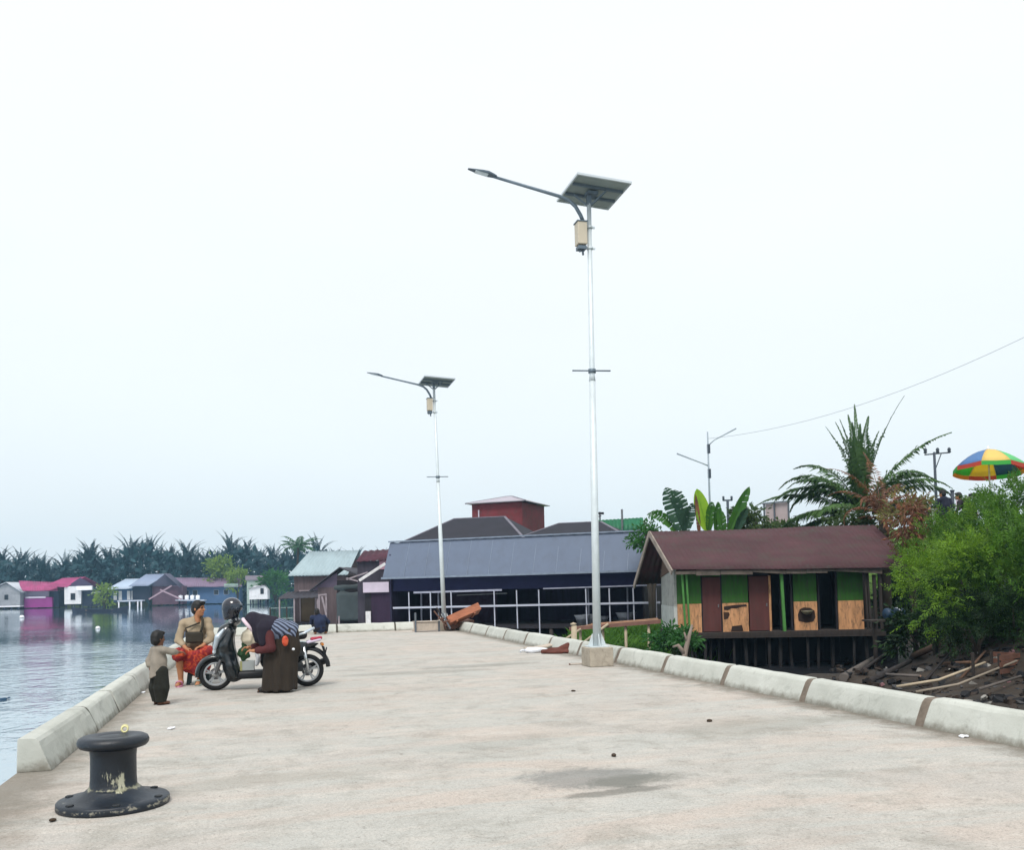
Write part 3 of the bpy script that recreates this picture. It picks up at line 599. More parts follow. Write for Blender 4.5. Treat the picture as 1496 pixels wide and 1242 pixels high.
# hip roofed hall behind the shed
def hip(name, root, mat, x0, x1, y0, y1, ze, zr, ins):
    ym = (y0+y1)/2; b = MB(); v = [(x0, y0, ze), (x1, y0, ze), (x1, y1, ze), (x0, y1, ze), (x0+ins, ym, zr), (x1-ins, ym, zr)]
    b.add(v, [(0, 1, 5, 4), (1, 2, 5), (2, 3, 4, 5), (3, 0, 4)]); b.obj(name, mat, root, solid=.06)
    b = MB()
    for i, j in ((4, 5), (0, 4), (1, 5)): b.bar(v[i], v[j], .16, .1)
    b.obj('ridge_cap', M('ridge_grey', '6b6872', .8), root)
def hall(label, lx, rx, ly, ry, ytop, dep, ins, cat='hall', name='hip_roof_hall'):
    a, c_ = D(lx, ly, dep), D(rx, ry, dep-2.5); d_ = c_-a; an = math.atan2(d_.y, d_.x); L = Vector((d_.x, d_.y)).length
    t = thing(name, label, cat, (a.x, a.y, 0), an); zr = D((lx+rx)/2, ytop, dep+3).z; ze = a.z
    wallbox('wall', DARKWOOD, t, .3, L-.3, .4, 6.6, -1.2, ze-.1); hip('roof', t, DARKROOF, 0, L, 0, 7, ze, zr, ins); return t, L
hall('dark hip roofed building directly behind the left half of the shed', 578, 768, 797, 796, 759, 55, 2.4)
hall('lower dark hip roofed building behind the shed below the brick tower', 728, 925, 797, 790, 766, 52.5, 2.6)
# brick tower
a = D(690, 770, 76); t = thing('brick_tower', 'square red brick tower with a low pale hipped roof above the dark roofs', 'tower', (a.x, a.y, 0), R(-36)); L = 4.4
zt = D(691, 737, 76).z; wallbox('wall', BRICK, t, 0, L, 0, 5.5, -.8, zt); hip('roof', t, TINROOF, -.4, L+.4, -.4, 5.9, zt+.05, zt+.75, 2.3)
MB().bar((.62, -.05, zt-2.5), (.62, -.05, zt-.5), .1, .06).obj('downpipe', PALE, t)
# green sheeted building
a, c_ = D(862, 786, 60), D(942, 783, 58); d_ = c_-a; L = Vector((d_.x, d_.y)).length; t = thing('green_building', 'building with bright green metal cladding behind the shed roof', 'building', (a.x, a.y, 0), math.atan2(d_.y, d_.x))
zt = D(865, 760, 60).z; wallbox('wall', M('green_grey_wall', '3c5a55', .8, .2), t, 0, L, .3, 5, -.3, a.z+.15); b = MB(); b.sheet((.0, 0, a.z+.2), (L, 0, a.z+.2), (L-.4, .7, zt), (0.05, .7, zt), .3, .03, 1); b.obj('roof', GREENP, t, solid=.04)
wallbox('cladding', M('dark_green_sheet', '17553f', .7, .2), t, -.05, L*.55, .25, .3, a.z-.6, a.z+.18)
q = D(908, 745, 59.5); MB().bar((L*.58, .2, a.z-.2), (L*.58, .2, q.z), .1).obj('chimney', M('dull_steel', '77777a', .4), t)
q = D(877, 775, 64); MB  # mast with small vanes
t = thing('roof_mast', 'thin mast with a small wind vane rising behind the lamp post', 'mast', (q.x, q.y, 0)); zt = D(877, 748, 64).z
MB().tube([(0, 0, 2), (0, 0, zt)], .05, 6).obj('pole', DARKWOOD, t); b = MB(); b.box((.05, 0, zt-.1), (.5, .03, .16)); b.box((0, 0, zt-.3), (.06, .4, .06)); b.obj('vane', DARKWOOD, t)

# ------------------------------------------------------------------ wooden houses to the left of the shed
a, c_ = D(424, 842, 55), D(497, 840, 55); d_ = c_-a; L = Vector((d_.x, d_.y)).length; an = math.atan2(d_.y, d_.x)
t = thing('wooden_stilt_house', 'weathered plank house with a pale blue zinc roof over the water', 'house', (a.x, a.y, 0), an)
za = a.z; zr = D(440, 806, 57.2).z; b = MB(); b.sheet((-.1, -.2, za), (L+.5, -.2, za+.02), (L+.75, 2.4, zr), (.65, 2.4, zr), .22, .02, 3, .05); b.sheet((L+.5, 5, za), (-.1, 5, za), (.65, 2.4, zr), (L+.75, 2.4, zr), .22, .02, 2); b.obj('roof', ZINC, t, solid=.02)
wallbox('wall', WOOD, t, .2, L+.3, .1, 4.6, -.5, za-.03); gable_end(t, WOOD, L+.34, .1, 4.6, za-.03, zr-.1)
wallbox('floor', DARKWOOD, t, -.1, L+.4, -.5, 4.7, -.62, -.5); stilts(t, POLEW, [(x, y) for x in (0, .9, 1.8, 2.7) for y in (-.3, 2, 4.4)], -2.6, -.62, .08)
wx = lambda px: (px-424)/73*L
d_ = wallbox('door', M('brown_door', '574a3a', .9, .15, 2), t, wx(439), wx(459), .02, .09, -.48, za-1.0)
b = MB(); b.bar((wx(438), .0, -.5), (wx(438), .0, za-.92), .07); b.bar((wx(460.5), .0, -.5), (wx(460.5), .0, za-.92), .07); b.bar((wx(437), .0, za-.88), (wx(461), .0, za-.88), .07); b.obj('door_frame', M('pale_frame', '857b80', .8), t)
b = MB(); b.sheet((wx(413), -1.4, .9), (wx(480), -1.4, .94), (wx(480), 0, 1.32), (wx(420), 0, 1.28), .3, .02, 1); b.obj('porch_roof', M('dark_tin', '35343c', .7), t, solid=.03)
for px in (416, 437, 470): MB().bar((wx(px), -1.3, -2.4), (wx(px), -1.3, .9), .08).obj('porch_post', M('pale_frame', '857b80', .8), t)

a = D(462, 905, 50); t = thing('lean_to_shack', 'patched shack with a sloping dark roof and grey tarpaulin wall', 'shack', (a.x, a.y, 0), R(-12)); sc_ = 27.0
lx = lambda px: (px-462)/sc_
zz = lambda py: D(500, py, 50).z
b = MB(); b.sheet((lx(452), -.1, zz(862)), (lx(452), 2.8, zz(862)), (lx(497), 2.8, zz(829)), (lx(497), -.1, zz(829)), .3, .02, 2, .08); b.sheet((lx(497), -.1, zz(829)), (lx(497), 2.8, zz(829)), (lx(535), 2.8, zz(832)), (lx(535), -.1, zz(845)), .3, .02, 2, .08); b.obj('roof', M('dark_tin', '35343c', .7), t, solid=.04)
wallbox('wall', WOOD, t, lx(464), lx(492), .2, .3, -1.0, zz(858)); b = MB().prism([(lx(455), zz(862)), (lx(492), zz(862)), (lx(492), zz(836))], (0, .25, 0), (1, 0, 0), (0, 0, 1), (0, .06, 0)); b.obj('gable_wall', M('mauve_plank', '5c5263', .9, .2, 2), t)
b = SDF((lx(490), -.75, -1.2), (lx(534), -.1, zz(846)), .09); b.box((lx(511), -.42, (zz(905)+zz(868))/2), ((lx(530)-lx(493))/2, .14, (zz(866)-zz(908))/2), rr=.1); b.cone((lx(489), -.4, zz(859)), (lx(531), -.4, zz(857)), .16, .12, .1); b.wrinkle(.035, 4, 3); b.obj('tarpaulin', TARP, t)
wallbox('wall', DARKWOOD, t, lx(492), lx(533), .15, .3, -1.0, zz(848))
for px, pt in ((468, 868), (478, 868), (532, 866), (496, 900)): MB().bar((lx(px), -.5, -2.4), (lx(px)+.03, -.5, zz(pt)), .09).obj('post', M('pale_frame', '857b80', .8), t)
b = MB(); b.bar((lx(469), -.55, zz(869)), (lx(480), -.55, zz(868)), .08); b.bar((lx(473), -.55, zz(871)), (lx(479), -.55, zz(898)), .09); b.obj('brace', M('pale_frame', '857b80', .8), t)
wallbox('floor', DARKWOOD, t, -.1, lx(536), -.9, 3, -1.15, -1.02)
stilts(t, POLEW, [(x, y) for x in (.1, 1.3, 2.5) for y in (0, 2.6)], -2.5, -1.15, .08)

a = D(519, 850, 47); t = thing('dark_red_annex', 'dark red roofed annex with white sloping beams left of the shed', 'annex', (a.x, a.y, 0), R(-20)); sc_ = 28.7
lx = lambda px: (px-519)/sc_; zz = lambda py: D(540, py, 47).z
b = MB(); b.sheet((lx(514), .8, zz(820)), (lx(566), .8, zz(818)), (lx(566), 2.0, zz(801)), (lx(518), 2.0, zz(803)), .35, .03, 1); b.obj('roof', M('dark_red_tin', '44222f', .8, .3, 1.5), t, solid=.03)
wallbox('wall', M('dark_grey_board', '37333d', .9, .3, 1.5, stretch=(4, 4, .5)), t, lx(515), lx(566), 1.0, 1.2, -1.0, zz(819)); wallbox('pink_panel', M('dull_pink_board', '94707f', .8), t, lx(549), lx(562), .93, .99, zz(832), zz(817))
b = MB(); b.bar((lx(523), .3, zz(848)), (lx(562), .3, zz(824)), .09, .14); b.obj('white_beam', M('pale_beam', 'c4c2c2', .7), t); b = MB(); b.bar((lx(503), .4, zz(846)), (lx(535), .4, zz(836)), .07); b.bar((lx(503), .4, zz(844)), (lx(520), .4, zz(849)), .07); b.obj('beam', M('pale_frame', '857b80', .8), t)
wallbox('wall', PURP, t, lx(541), lx(571), .2, .3, -1.0, zz(867)); wallbox('awning', PALE, t, lx(530), lx(568), .05, .14, zz(866), zz(851)); wallbox('wall', DARKWOOD, t, lx(531), lx(541), .25, .34, -1.0, zz(866))
wallbox('floor', DARKWOOD, t, lx(515), lx(571), 0, 2.5, -1.12, -1.0)
b = MB(); b.box((lx(537), .1, zz(902)), (.26, .1, .6)); b.obj('pale_board', M('pale_beam', 'c4c2c2', .7), t)
stilts(t, POLEW, [(x, y) for x in (.0, .9, 1.7) for y in (.4, 2.2)], -2.5, -1.12, .08)
# small dock of planks
a = D(395, 893, 60); t = thing('plank_dock', 'low plank dock with thin posts standing in the water beside the wooden house', 'dock', (a.x, a.y, 0), R(-8))
b = MB(); 
for i in range(9): b.box((.1+i*.24, 0, -.45+rnd.uniform(-.02, .02)), (.22, 1.1, .05))
b.obj('deck', M('grey_green_plank', '6f807f', .9, .2), t); b = MB(); b.bar((0, -.5, .25), (2.2, -.5, .28), .06); b.obj('rail', M('grey_green_plank', '6f807f', .9), t)
for x in (.05, 1.1, 2.1):
    for y in (-.5, .5): MB().tube([(x, y, -2.5), (x, y, .3 if y < 0 else -.4)], .05, 6).obj('post', POLEW, t)

# ------------------------------------------------------------------ plank walkway between shed and hut
a, c_ = D(838, 916, 31), D(966, 905, 30.5); t = thing('plank_walkway', 'rough timber walkway of stacked planks leading to the painted hut', 'walkway', (a.x, a.y, a.z), math.atan2((c_-a).y, (c_-a).x)); L = Vector(((c_-a).x, (c_-a).y)).length; sl = (c_-a).z/L
b = MB()
for i in range(10):
    y0 = rnd.uniform(-.35, .35); x0 = rnd.uniform(0, .8); b.bar((x0, y0, x0*sl+rnd.uniform(-.12, .05)), (L-rnd.uniform(0, .5), y0+rnd.uniform(-.1, .1), L*sl+rnd.uniform(-.12, .06)), .13, .04)
b.obj('plank', TIMB, t)
b = MB(); b.bar((-.1, -.42, -.05), (L, -.4, L*sl-.06), .07, .12); b.obj('beam', M('reddish_beam', '74544a', .9, .2), t)
for x in (.25, 1.0, 1.75, 2.5): MB().tube([(x, -.3, -1.7), (x, -.3, x*sl)], .05, 6).obj('post', BAMB, t)
b = MB(); b.tube([(.1, -.5, -.7), (1.2, -.5, .1)], .045, 6); b.tube([(-.5, -.5, -.55), (.3, -.5, -.05)], .04, 6); b.obj('brace', BAMB, t)
a = D(838, 925, 27.5); t = thing('mooring_stake', 'short pale wooden stake standing before the plank walkway', 'stake', (a.x, a.y, -1.5)); MB().tube([(0, 0, -.6), (0, 0, 1.0), (.02, 0, 1.68)], [.1, .1, .085], 8).obj('post', BAMB, t); MB().lathe([(0, 1.70), (.09, 1.70), (.1, 1.74), (.0, 1.78)], 8).obj('top', BAMB, t)

# ------------------------------------------------------------------ houses on the far shore
def far(px, py, dep): q = D(px, py, dep); return q
def fhouse(name, label, px0, px1, dep, rz=0):
    a, c_ = D(px0, 885, dep), D(px1, 885, dep); t = thing(name, label, 'house', (a.x, a.y, WZ), YAW*-.5+rz); L = (c_-a).length
    X = lambda px: (px-px0)/(px1-px0)*L
    Z = lambda px, py: D(px, py, dep).z-WZ
    return t, L, X, Z
GW = M('grey_house_wall', '85888e', .9, .15, .6, dirt=.35); PINK = M('pink_tin', '9a3a6a', .7, .25, .5, dirt=.35); MAG = M('magenta_wall', '7a2a6e', .8, .15, .5); WHT = M('white_house_wall', 'c9cace', .8, .08, .6, dirt=.25); FDARK = M('far_dark_timber', '1f2738', .9, .25, .6); GBR = M('grey_blue_tin', '7c88a0', .5, .12, .5); LBR = M('light_blue_tin', 'a4b3c6', .5, .1, .5)
MAUVE = M('mauve_tin', '77647a', .7, .15, .5); BLUEW = M('blue_wall', '3b5678', .8, .2, .6); BROWNP = M('brown_thatch', '5a4350', .9, .25, .8); LINEN = M('white_trim', 'dfe1e6', .7, .03)
t, L, X, Z = fhouse('far_house', 'grey gabled house on the far shore at the left picture edge', -14, 27, 205)
wallbox('wall', GW, t, 0, L, 0, 7, Z(0, 886)+.1, Z(0, 863)); b = MB().prism([(0, Z(0, 863)), (L, Z(0, 863)), (X(8), Z(8, 853))], (0, 0, 0), (1, 0, 0), (0, 0, 1), (0, .15, 0)); b.obj('gable_wall', GW, t)
b = MB(); b.sheet((X(31), -.6, Z(31, 866)), (X(31), 7.5, Z(31, 866)), (X(9), 7.5, Z(9, 851)), (X(9), -.6, Z(9, 851)), .5, .03, 1); b.sheet((X(-17), 7.5, Z(-17, 862)), (X(-17), -.6, Z(-17, 862)), (X(9), -.6, Z(9, 851)), (X(9), 7.5, Z(9, 851)), .5, .03, 1); b.obj('roof', M('pale_grey_tin', 'b8bcc4', .6), t, solid=.06)
wallbox('deck', LINEN, t, -.1, L+.1, -.5, 7, Z(0, 887.5), Z(0, 885.8)); stilts(t, FDARK, [(x, y) for x in np.linspace(.2, L-.2, 5) for y in (-.3, 3, 6.5)], -1.5, Z(0, 887.5), .14); window(t, X(8), -.03, Z(8, 873), .9, 1.2, GW)
t, L, X, Z = fhouse('far_house', 'pink roofed house with magenta lower wall on the far shore', 30, 82, 208)
b = MB(); b.sheet((X(34), -1.2, Z(34, 864)), (X(84), -1.2, Z(84, 863)), (X(72), 4, Z(72, 851)), (X(18), 4, Z(18, 849)), .5, .05, 2, .15); b.sheet((X(84), 9, Z(84, 863)), (X(34), 9, Z(34, 864)), (X(18), 4, Z(18, 849)), (X(72), 4, Z(72, 851)), .5, .05, 2); b.obj('roof', PINK, t, solid=.08)
wallbox('wall', M('grey_mauve_wall', '7d7689', .9), t, X(34), X(69), 0, 6, Z(50, 873), Z(50, 864)); wallbox('wall', MAG, t, X(36), X(75), -.5, 5, Z(50, 888), Z(50, 873.3)); wallbox('sill_band', M('pale_mauve', 'aaa5b5', .8), t, X(38), X(66), -.62, -.52, Z(50, 874.5), Z(50, 872))
wallbox('dark_bay', FDARK, t, X(69.5), X(82), .4, 5, Z(50, 888), Z(50, 865)); stilts(t, FDARK, [(x, y) for x in np.linspace(X(36), X(75), 5) for y in (-.3, 4)], -1.5, Z(50, 888), .12)
t, L, X, Z = fhouse('far_house', 'white walled house with one dark window and red roof on the far shore', 93, 145, 207)
b = MB(); b.sheet((X(66), -.4, Z(66, 857)), (X(98), -.4, Z(98, 858)), (X(116), 3.5, Z(116, 843)), (X(84), 3.5, Z(84, 845)), .5, .05, 2, .1); b.sheet((X(135), 7, Z(135, 857)), (X(84), 7, Z(84, 857)), (X(84), 3.5, Z(84, 845)), (X(116), 3.5, Z(116, 843)), .5, .05, 1); b.obj('roof', PINK, t, solid=.08)
b = MB().prism([(X(96), Z(96, 857)), (X(135), Z(130, 857)), (X(115), Z(115, 844))], (0, .6, 0), (1, 0, 0), (0, 0, 1), (0, .15, 0)); b.obj('gable_wall', M('dark_mauve_wall', '433a52', .9), t)
wallbox('wall', WHT, t, X(94), X(117), 0, 5, Z(105, 883), Z(105, 857)); window(t, X(106), -.04, Z(106, 872), 1.1, 1.6, WHT); wallbox('awning', LINEN, t, X(112.5), X(134), -.9, -.1, Z(120, 862.5), Z(120, 856.5)); wallbox('wall', FDARK, t, X(117.5), X(146), .6, 5, Z(130, 886), Z(130, 863))
MB().sheet((X(132), -.8, Z(140, 867)), (X(146), -.8, Z(140, 867)), (X(146), .5, Z(140, 865)), (X(132), .5, Z(140, 865)), .5, .02, 1).obj('awning', M('grey_green_tin', '8c9a98', .7), t, solid=.05)
stilts(t, FDARK, [(x, y) for x in np.linspace(X(96), X(142), 5) for y in (.3, 4)], -1.5, Z(105, 883), .14)
t, L, X, Z = fhouse('far_house', 'house with stepped grey blue tin roofs behind the small dock', 157, 238, 203)
b = MB(); b.sheet((X(155), -.5, Z(157, 862)), (X(192), -.5, Z(192, 860)), (X(204), 3.5, Z(204, 845)), (X(176), 3.5, Z(176, 846)), .5, .04, 2, .1); b.obj('roof', LBR, t, solid=.06); b = MB(); b.sheet((X(188), -1, Z(190, 857)), (X(216), -1, Z(216, 856)), (X(238), 3, Z(238, 838)), (X(206), 3, Z(206, 839)), .5, .04, 2, .1); b.obj('roof', GBR, t, solid=.06)
b = MB().prism([(X(216), Z(216, 857)), (X(256), Z(256, 856)), (X(237), Z(237, 839))], (0, .2, 0), (1, 0, 0), (0, 0, 1), (0, .15, 0)); b.obj('gable_wall', M('slate_wall', '3f3f50', .9), t); b = MB(); b.sheet((X(261), -1, Z(258, 859)), (X(261), 5, Z(258, 859)), (X(238), 5, Z(238, 838)), (X(238), -1, Z(238, 838)), .5, .04, 1); b.obj('roof', M('slate_tin', '4a4a5c', .7), t, solid=.06)
wallbox('wall', FDARK, t, X(192), X(217), 0, 4, Z(200, 877), Z(200, 857)); wallbox('wall', BLUEW, t, X(160), X(191), 1, 4, Z(170, 880), Z(170, 861))
for px in (164, 171, 183, 189): wallbox('white_shutter', WHT, t, X(px), X(px+4.5), .8, .95, Z(170, 877), Z(170, 864))
wallbox('wall', BROWNP, t, X(218), X(262), 1, 5, Z(230, 884), Z(230, 857)); b = MB(); b.bar((X(216), -.5, Z(216, 876)), (X(248), -.5, Z(248, 856)), .3, .3); b.bar((X(232), -.6, Z(232, 862)), (X(262), -.6, Z(262, 876)), .3, .3); b.obj('bargeboard', M('mauve_beam', '94808c', .8), t)
wallbox('dock', M('grey_plank_far', '9fa6b4', .8), t, X(178), X(213), -4, -2, Z(190, 879), Z(190, 877)); stilts(t, M('pale_post_far', 'c3c6cd', .8), [(X(px), -3.8) for px in (180, 195, 206, 211)], -1, Z(190, 879), .16)
t, L, X, Z = fhouse('far_house', 'long low house with a mauve roof and blue walls on the far shore', 250, 352, 212)
b = MB(); b.sheet((X(252), -1, Z(252, 858)), (X(352), -1, Z(352, 857)), (X(346), 3, Z(346, 845)), (X(249), 3, Z(249, 844)), .5, .04, 2, .15); b.obj('roof', MAUVE, t, solid=.07); wallbox('wall', BLUEW, t, X(256), X(347), 0, 5, Z(300, 882), Z(300, 857.5))
for i, px in enumerate((258, 272, 284, 314, 328)): window(t, X(px), -.04, Z(300, 866), 1.0, 1.1, M('grey_frame_far', '7f8794', .8))
wallbox('roof_patch', M('pale_green_tin', '8fa39a', .7), t, X(326), X(346), -.9, -.3, Z(336, 858.5), Z(336, 853)); stilts(t, FDARK, [(X(px), .3) for px in (258, 280, 300, 320, 345)], -1, Z(300, 882), .15)
for i, px in enumerate((264, 273, 281, 289)):
    q = D(px, 873.5, 206); t = thing('water_barrel', f'white plastic barrel on the far shore landing, {ORD[i]} from the left', 'barrel', q-Vector((0, 0, .5)), 0, 'white barrels on the far landing'); MB().lathe([(0, 0), (.42, 0), (.45, .1), (.45, .9), (.38, 1.0), (0, 1.02)], 12).obj('drum', LINEN, t); MB().lathe([(.1, 1.02), (.16, 1.02), (.16, 1.1), (0, 1.1)], 8).obj('lid', LINEN, t)
q0, q1 = D(258, 876, 206), D(300, 876, 206); t = thing('far_landing', 'low plank landing carrying the white barrels on the far shore', 'landing', (q0.x, q0.y, 0)); MB().bar((0, 0, q0.z-.2), ((q1-q0).x, (q1-q0).y, q1.z-.2), 1.6, .25).obj('deck', M('grey_plank_far', '9fa6b4', .8), t); stilts(t, FDARK, [((q1-q0).x*f, (q1-q0).y*f) for f in (.1, .5, .9)], -2.6, q0.z-.3, .14)
t, L, X, Z = fhouse('far_house', 'tiny white hut with one dark window in front of the far palms', 362, 392, 190)
wallbox('wall', WHT, t, X(364), X(390), 0, 4, Z(377, 876), Z(377, 862)); b = MB().prism([(X(364), Z(377, 862)), (X(390), Z(377, 862)), (X(385), Z(377, 856)), (X(372), Z(377, 856))], (0, 0, 0), (1, 0, 0), (0, 0, 1), (0, 4, 0)); b.obj('gable_wall', WHT, t); window(t, X(382.5), -.04, Z(382, 864), .6, 1.1, GLASSD)
b = MB(); b.sheet((X(363), -.3, Z(363, 861)), (X(386), -.3, Z(386, 855)), (X(386), 4.2, Z(386, 854)), (X(363), 4.2, Z(363, 860)), .4, .03, 1); b.obj('roof', M('grey_purple_tin', '6d6670', .8), t, solid=.05); stilts(t, FDARK, [(X(px), y) for px in (366, 377, 388) for y in (.2, 3.5)], -1, Z(377, 876), .15)
q = D(372, 848, 195); t = thing('far_house', 'pale hut half hidden by trees above the tiny white hut', 'house', (q.x, q.y, -1.5)); zt = q.z+1.5; wallbox('wall', M('pale_green_wall', '93a39c', .8), t, -1.6, 1.6, 0, 3, 0, zt); gable('roof', M('grey_purple_tin', '6d6670', .8), t, -1.9, 1.9, -.3, 3.3, zt, zt+1)
# boats and floats on the water
q = G(155, 893, WZ); t = thing('rowing_boat', 'long dark wooden boat moored before the far houses', 'boat', (q.x, q.y-6, WZ), R(-10))
b = MB(); vs = []; n = 12
for i in range(n+1):
    u = i/n*2-1; w_ = .75*(1-abs(u)**2.6); z1 = .42+.5*abs(u)**3
    vs += [(u*4.6, -w_-.02, z1), (u*4.4, -w_*.6, -.15), (u*4.4, w_*.6, -.15), (u*4.6, w_+.02, z1), (u*4.5, w_*.9, z1-.05), (u*4.3, w_*.5, 0), (u*4.3, -w_*.5, 0), (u*4.5, -w_*.9, z1-.05)]
b.add(vs, [(i*8+j, i*8+(j+1) % 8, i*8+8+(j+1) % 8, i*8+8+j) for i in range(n) for j in range(8)]); b.obj('hull', FDARK, t); b = MB()
for u in (-2, 0, 2): b.box((u, 0, .3), (.3, 1.2, .05))
b.obj('thwart', BAMB, t)
for i, (px, py, s_) in enumerate(((143, 919, .2), (32, 903, .32), (5, 1023, .12))):
    q = G(px, py, WZ); t = thing('float', ['white foam float drifting in the middle of the water', 'white foam float nearest the grey far house', 'small dark bottle drifting close to the left kerb'][i], 'float', q, .4*i)
    if i < 2: MB().lathe([(0, -.4*s_), (.8*s_, -.35*s_), (s_, 0), (.9*s_, .7*s_), (.3*s_, 1.1*s_), (0, 1.12*s_)], 14).obj('body', LINEN, t); MB().lathe([(.95*s_, .1*s_), (1.02*s_, .12*s_), (1.0*s_, .3*s_), (.93*s_, .32*s_)], 14).obj('band', FDARK, t)
    else: MB().tube([(-.12, 0, .02), (-.1, 0, .02), (.06, 0, .02), (.1, 0, .03), (.16, 0, .04)], [.03, .05, .05, .02, .02], 10).obj('body', M('blue_bottle', '2c4a63', .2), t); MB().tube([(.16, 0, .04), (.2, 0, .045)], .024, 8).obj('cap', M('blue_cap', '27506e', .4), t)

# ------------------------------------------------------------------ vegetation
def frond(b, base, az, el, L, droop, nl, lw, ll, up_twist=0, dead=False, r=rnd, grav=.15):
    pts = []; p = Vector(base); d_el = el; st = L/10
    hd = Vector((math.cos(az), math.sin(az), 0))
    for i in range(11):
        pts.append(p.copy()); dirv = hd*math.cos(d_el)+Vector((0, 0, math.sin(d_el))); p = p+dirv*st; d_el -= droop*(.4+i*.16)/10
    b.tube(pts, [max(.008, lw*.9*(1-i/11)) for i in range(11)], 4, False)
    side = hd.cross(Vector((0, 0, 1)))
    for i in range(nl):
        f = .12+.88*i/nl; x = f*10; j = min(9, int(x)); q = pts[j].lerp(pts[j+1], x-j); dr = (pts[j+1]-pts[j]).normalized()
        l = ll*(math.sin(min(1, f*1.15)*math.pi*.86+.35))*r.uniform(.8, 1.1); l = max(l, ll*.25)*(1-.75*f**7)
        upv = side.cross(dr)
        for s_ in (-1, 1):
            o = (side*s_*(.75+.15*r.random())+dr*(.65+.3*f)+upv*(.25+up_twist)+Vector((0, 0, -grav))+Vector((r.gauss(0, .1), r.gauss(0, .1), r.gauss(0, .1)))).normalized()
            wv = dr.cross(o).cross(o).normalized()*lw if not dead else upv*lw
            tip = q+o*l+Vector((0, 0, -l*(.18+.2*r.random()))); mid = q+o*l*.55
            b.add([q, mid+wv, tip, mid-wv], [(0, 1, 2, 3)])
def cloud(b, c, rad, n, ls, lw=.45, seed=0, shell=.55, clumps=22, droop=.3, twig=False):
    r = random.Random(seed); c = Vector(c); rad = Vector(rad); cl = []
    for i in range(clumps):
        v = Vector((r.gauss(0, 1), r.gauss(0, 1), r.gauss(0, 1)+.25)).normalized()*r.uniform(shell, 1)
        cl.append((Vector((v.x*rad.x, v.y*rad.y, v.z*rad.z)), r.uniform(.22, .42), v))
    mr = (rad.x+rad.y+rad.z)/3
    if twig:
        for i in range(n//9):
            cp, cr, v = r.choice(cl); o = Vector((r.gauss(0, 1), r.gauss(0, 1), r.gauss(0, .8)))*cr*mr*.5; p = c+cp+o
            d_ = (o.normalized()*.6+v*.7+Vector((r.gauss(0, .4), r.gauss(0, .4), r.gauss(.25, .4)))).normalized(); tl = ls*r.uniform(1.8, 3.2); sd = d_.orthogonal().normalized(); sd = Matrix.Rotation(r.uniform(0, 6.28), 3, d_) @ sd
            for j in range(9):
                q = p+d_*(tl*j/9)+Vector((0, 0, -.12*tl*(j/9)**2)); s_ = 1 if j % 2 else -1; e = (sd*s_*(.9-.06*j)+d_*.75+Vector((0, 0, -.25))+Vector((r.gauss(0, .15), r.gauss(0, .15), r.gauss(0, .15)))).normalized(); l = ls*r.uniform(.7, 1.15)*(1-.04*j)
                w_ = e.cross(d_+Vector((.01, 0, 0))).cross(e).normalized()*(l*lw*.5); k_ = e.cross(w_).normalized()*l*.1
                b.add([q, q+e*l*.5+w_+k_, q+e*l, q+e*l*.5-w_+k_], [(0, 1, 2), (0, 2, 3)])
        return
    for i in range(n):
        cp, cr, v = r.choice(cl); o = Vector((r.gauss(0, 1), r.gauss(0, 1), r.gauss(0, .8)))*cr*mr*.62; p = c+cp+o
        d_ = (o.normalized()*.8+v*.6+Vector((r.gauss(0, .5), r.gauss(0, .5), r.gauss(0, .5)-droop))).normalized(); l = ls*r.uniform(.6, 1.3)
        w_ = d_.orthogonal().normalized(); w_ = Matrix.Rotation(r.uniform(0, 6.28), 3, d_) @ w_; w_ = w_*(l*lw*.5); k_ = d_.cross(w_).normalized()*l*.12
        b.add([p, p+d_*l*.5+w_+k_, p+d_*l, p+d_*l*.5-w_+k_], [(0, 1, 2), (0, 2, 3)])
FARL = leaf('hazed_palm_leaf', '0f2e36', '1d464c', .12, .15); FARU = leaf('hazed_undergrowth_leaf', '0f2c34', '1e464c', .12, .08); TRK = M('palm_trunk', '3a342d', .95, .25, 2)  # the blue of distant haze is mixed into both leaf colours
protos = []
for kx in range(4):
    r = random.Random(40+kx); b = MB(); nf = 12
    for i in range(nf):
        el = R(r.uniform(22, 86)) if i > 3 else R(r.uniform(65, 90)); frond(b, (0, 0, 0), i*2.4+r.uniform(-.3, .3), el, r.uniform(5.2, 8.2), R(r.uniform(15, 70)), 20, .17, .95, .3, r=r, grav=.25)
    me = b.obj('crown', FARL); tr = MB().tube([(0, 0, -14), (.15, 0, -7), (0, 0, .3)], [.32, .25, .22], 7).obj('trunk', TRK); protos.append((me, tr))
prof = [(-30, 802), (0, 795), (30, 801), (62, 808), (92, 806), (132, 784), (160, 797), (192, 780), (220, 781), (250, 791), (272, 789), (300, 800), (335, 778), (362, 783), (400, 795), (430, 790), (465, 783), (492, 797), (520, 800), (560, 800)]
def ptop(px):
    for (a, ya), (c_, yc) in zip(prof, prof[1:]):
        if a <= px <= c_: return ya+(yc-ya)*(px-a)/(c_-a)
    return 798
r = random.Random(5); spots = []
for px, py in prof: spots.append((px+r.uniform(-2, 2), py, r.uniform(226, 236)))
for i in range(44): px = -40+i*14+r.uniform(-5, 5); spots.append((px, ptop(px)+r.uniform(4, 24), r.uniform(222, 262)))
used = set()
for i, (px, py, dep) in enumerate(spots):
    kx = i % 4; top = D(px, py, dep); s_ = r.uniform(.85, 1.1); zc = top.z-6.3*s_
    t = thing('palm_tree', 'dark feathery palm in the long row along the far bank', 'palm tree', (top.x, top.y, zc), r.uniform(0, 6), 'palms along the far bank'); t.scale = (s_,)*3
    for o in protos[kx]:
        c_ = o if kx not in used or False else o.copy()
        if c_ is not o: COL.objects.link(c_)
        c_.parent = t
    used.add(kx)
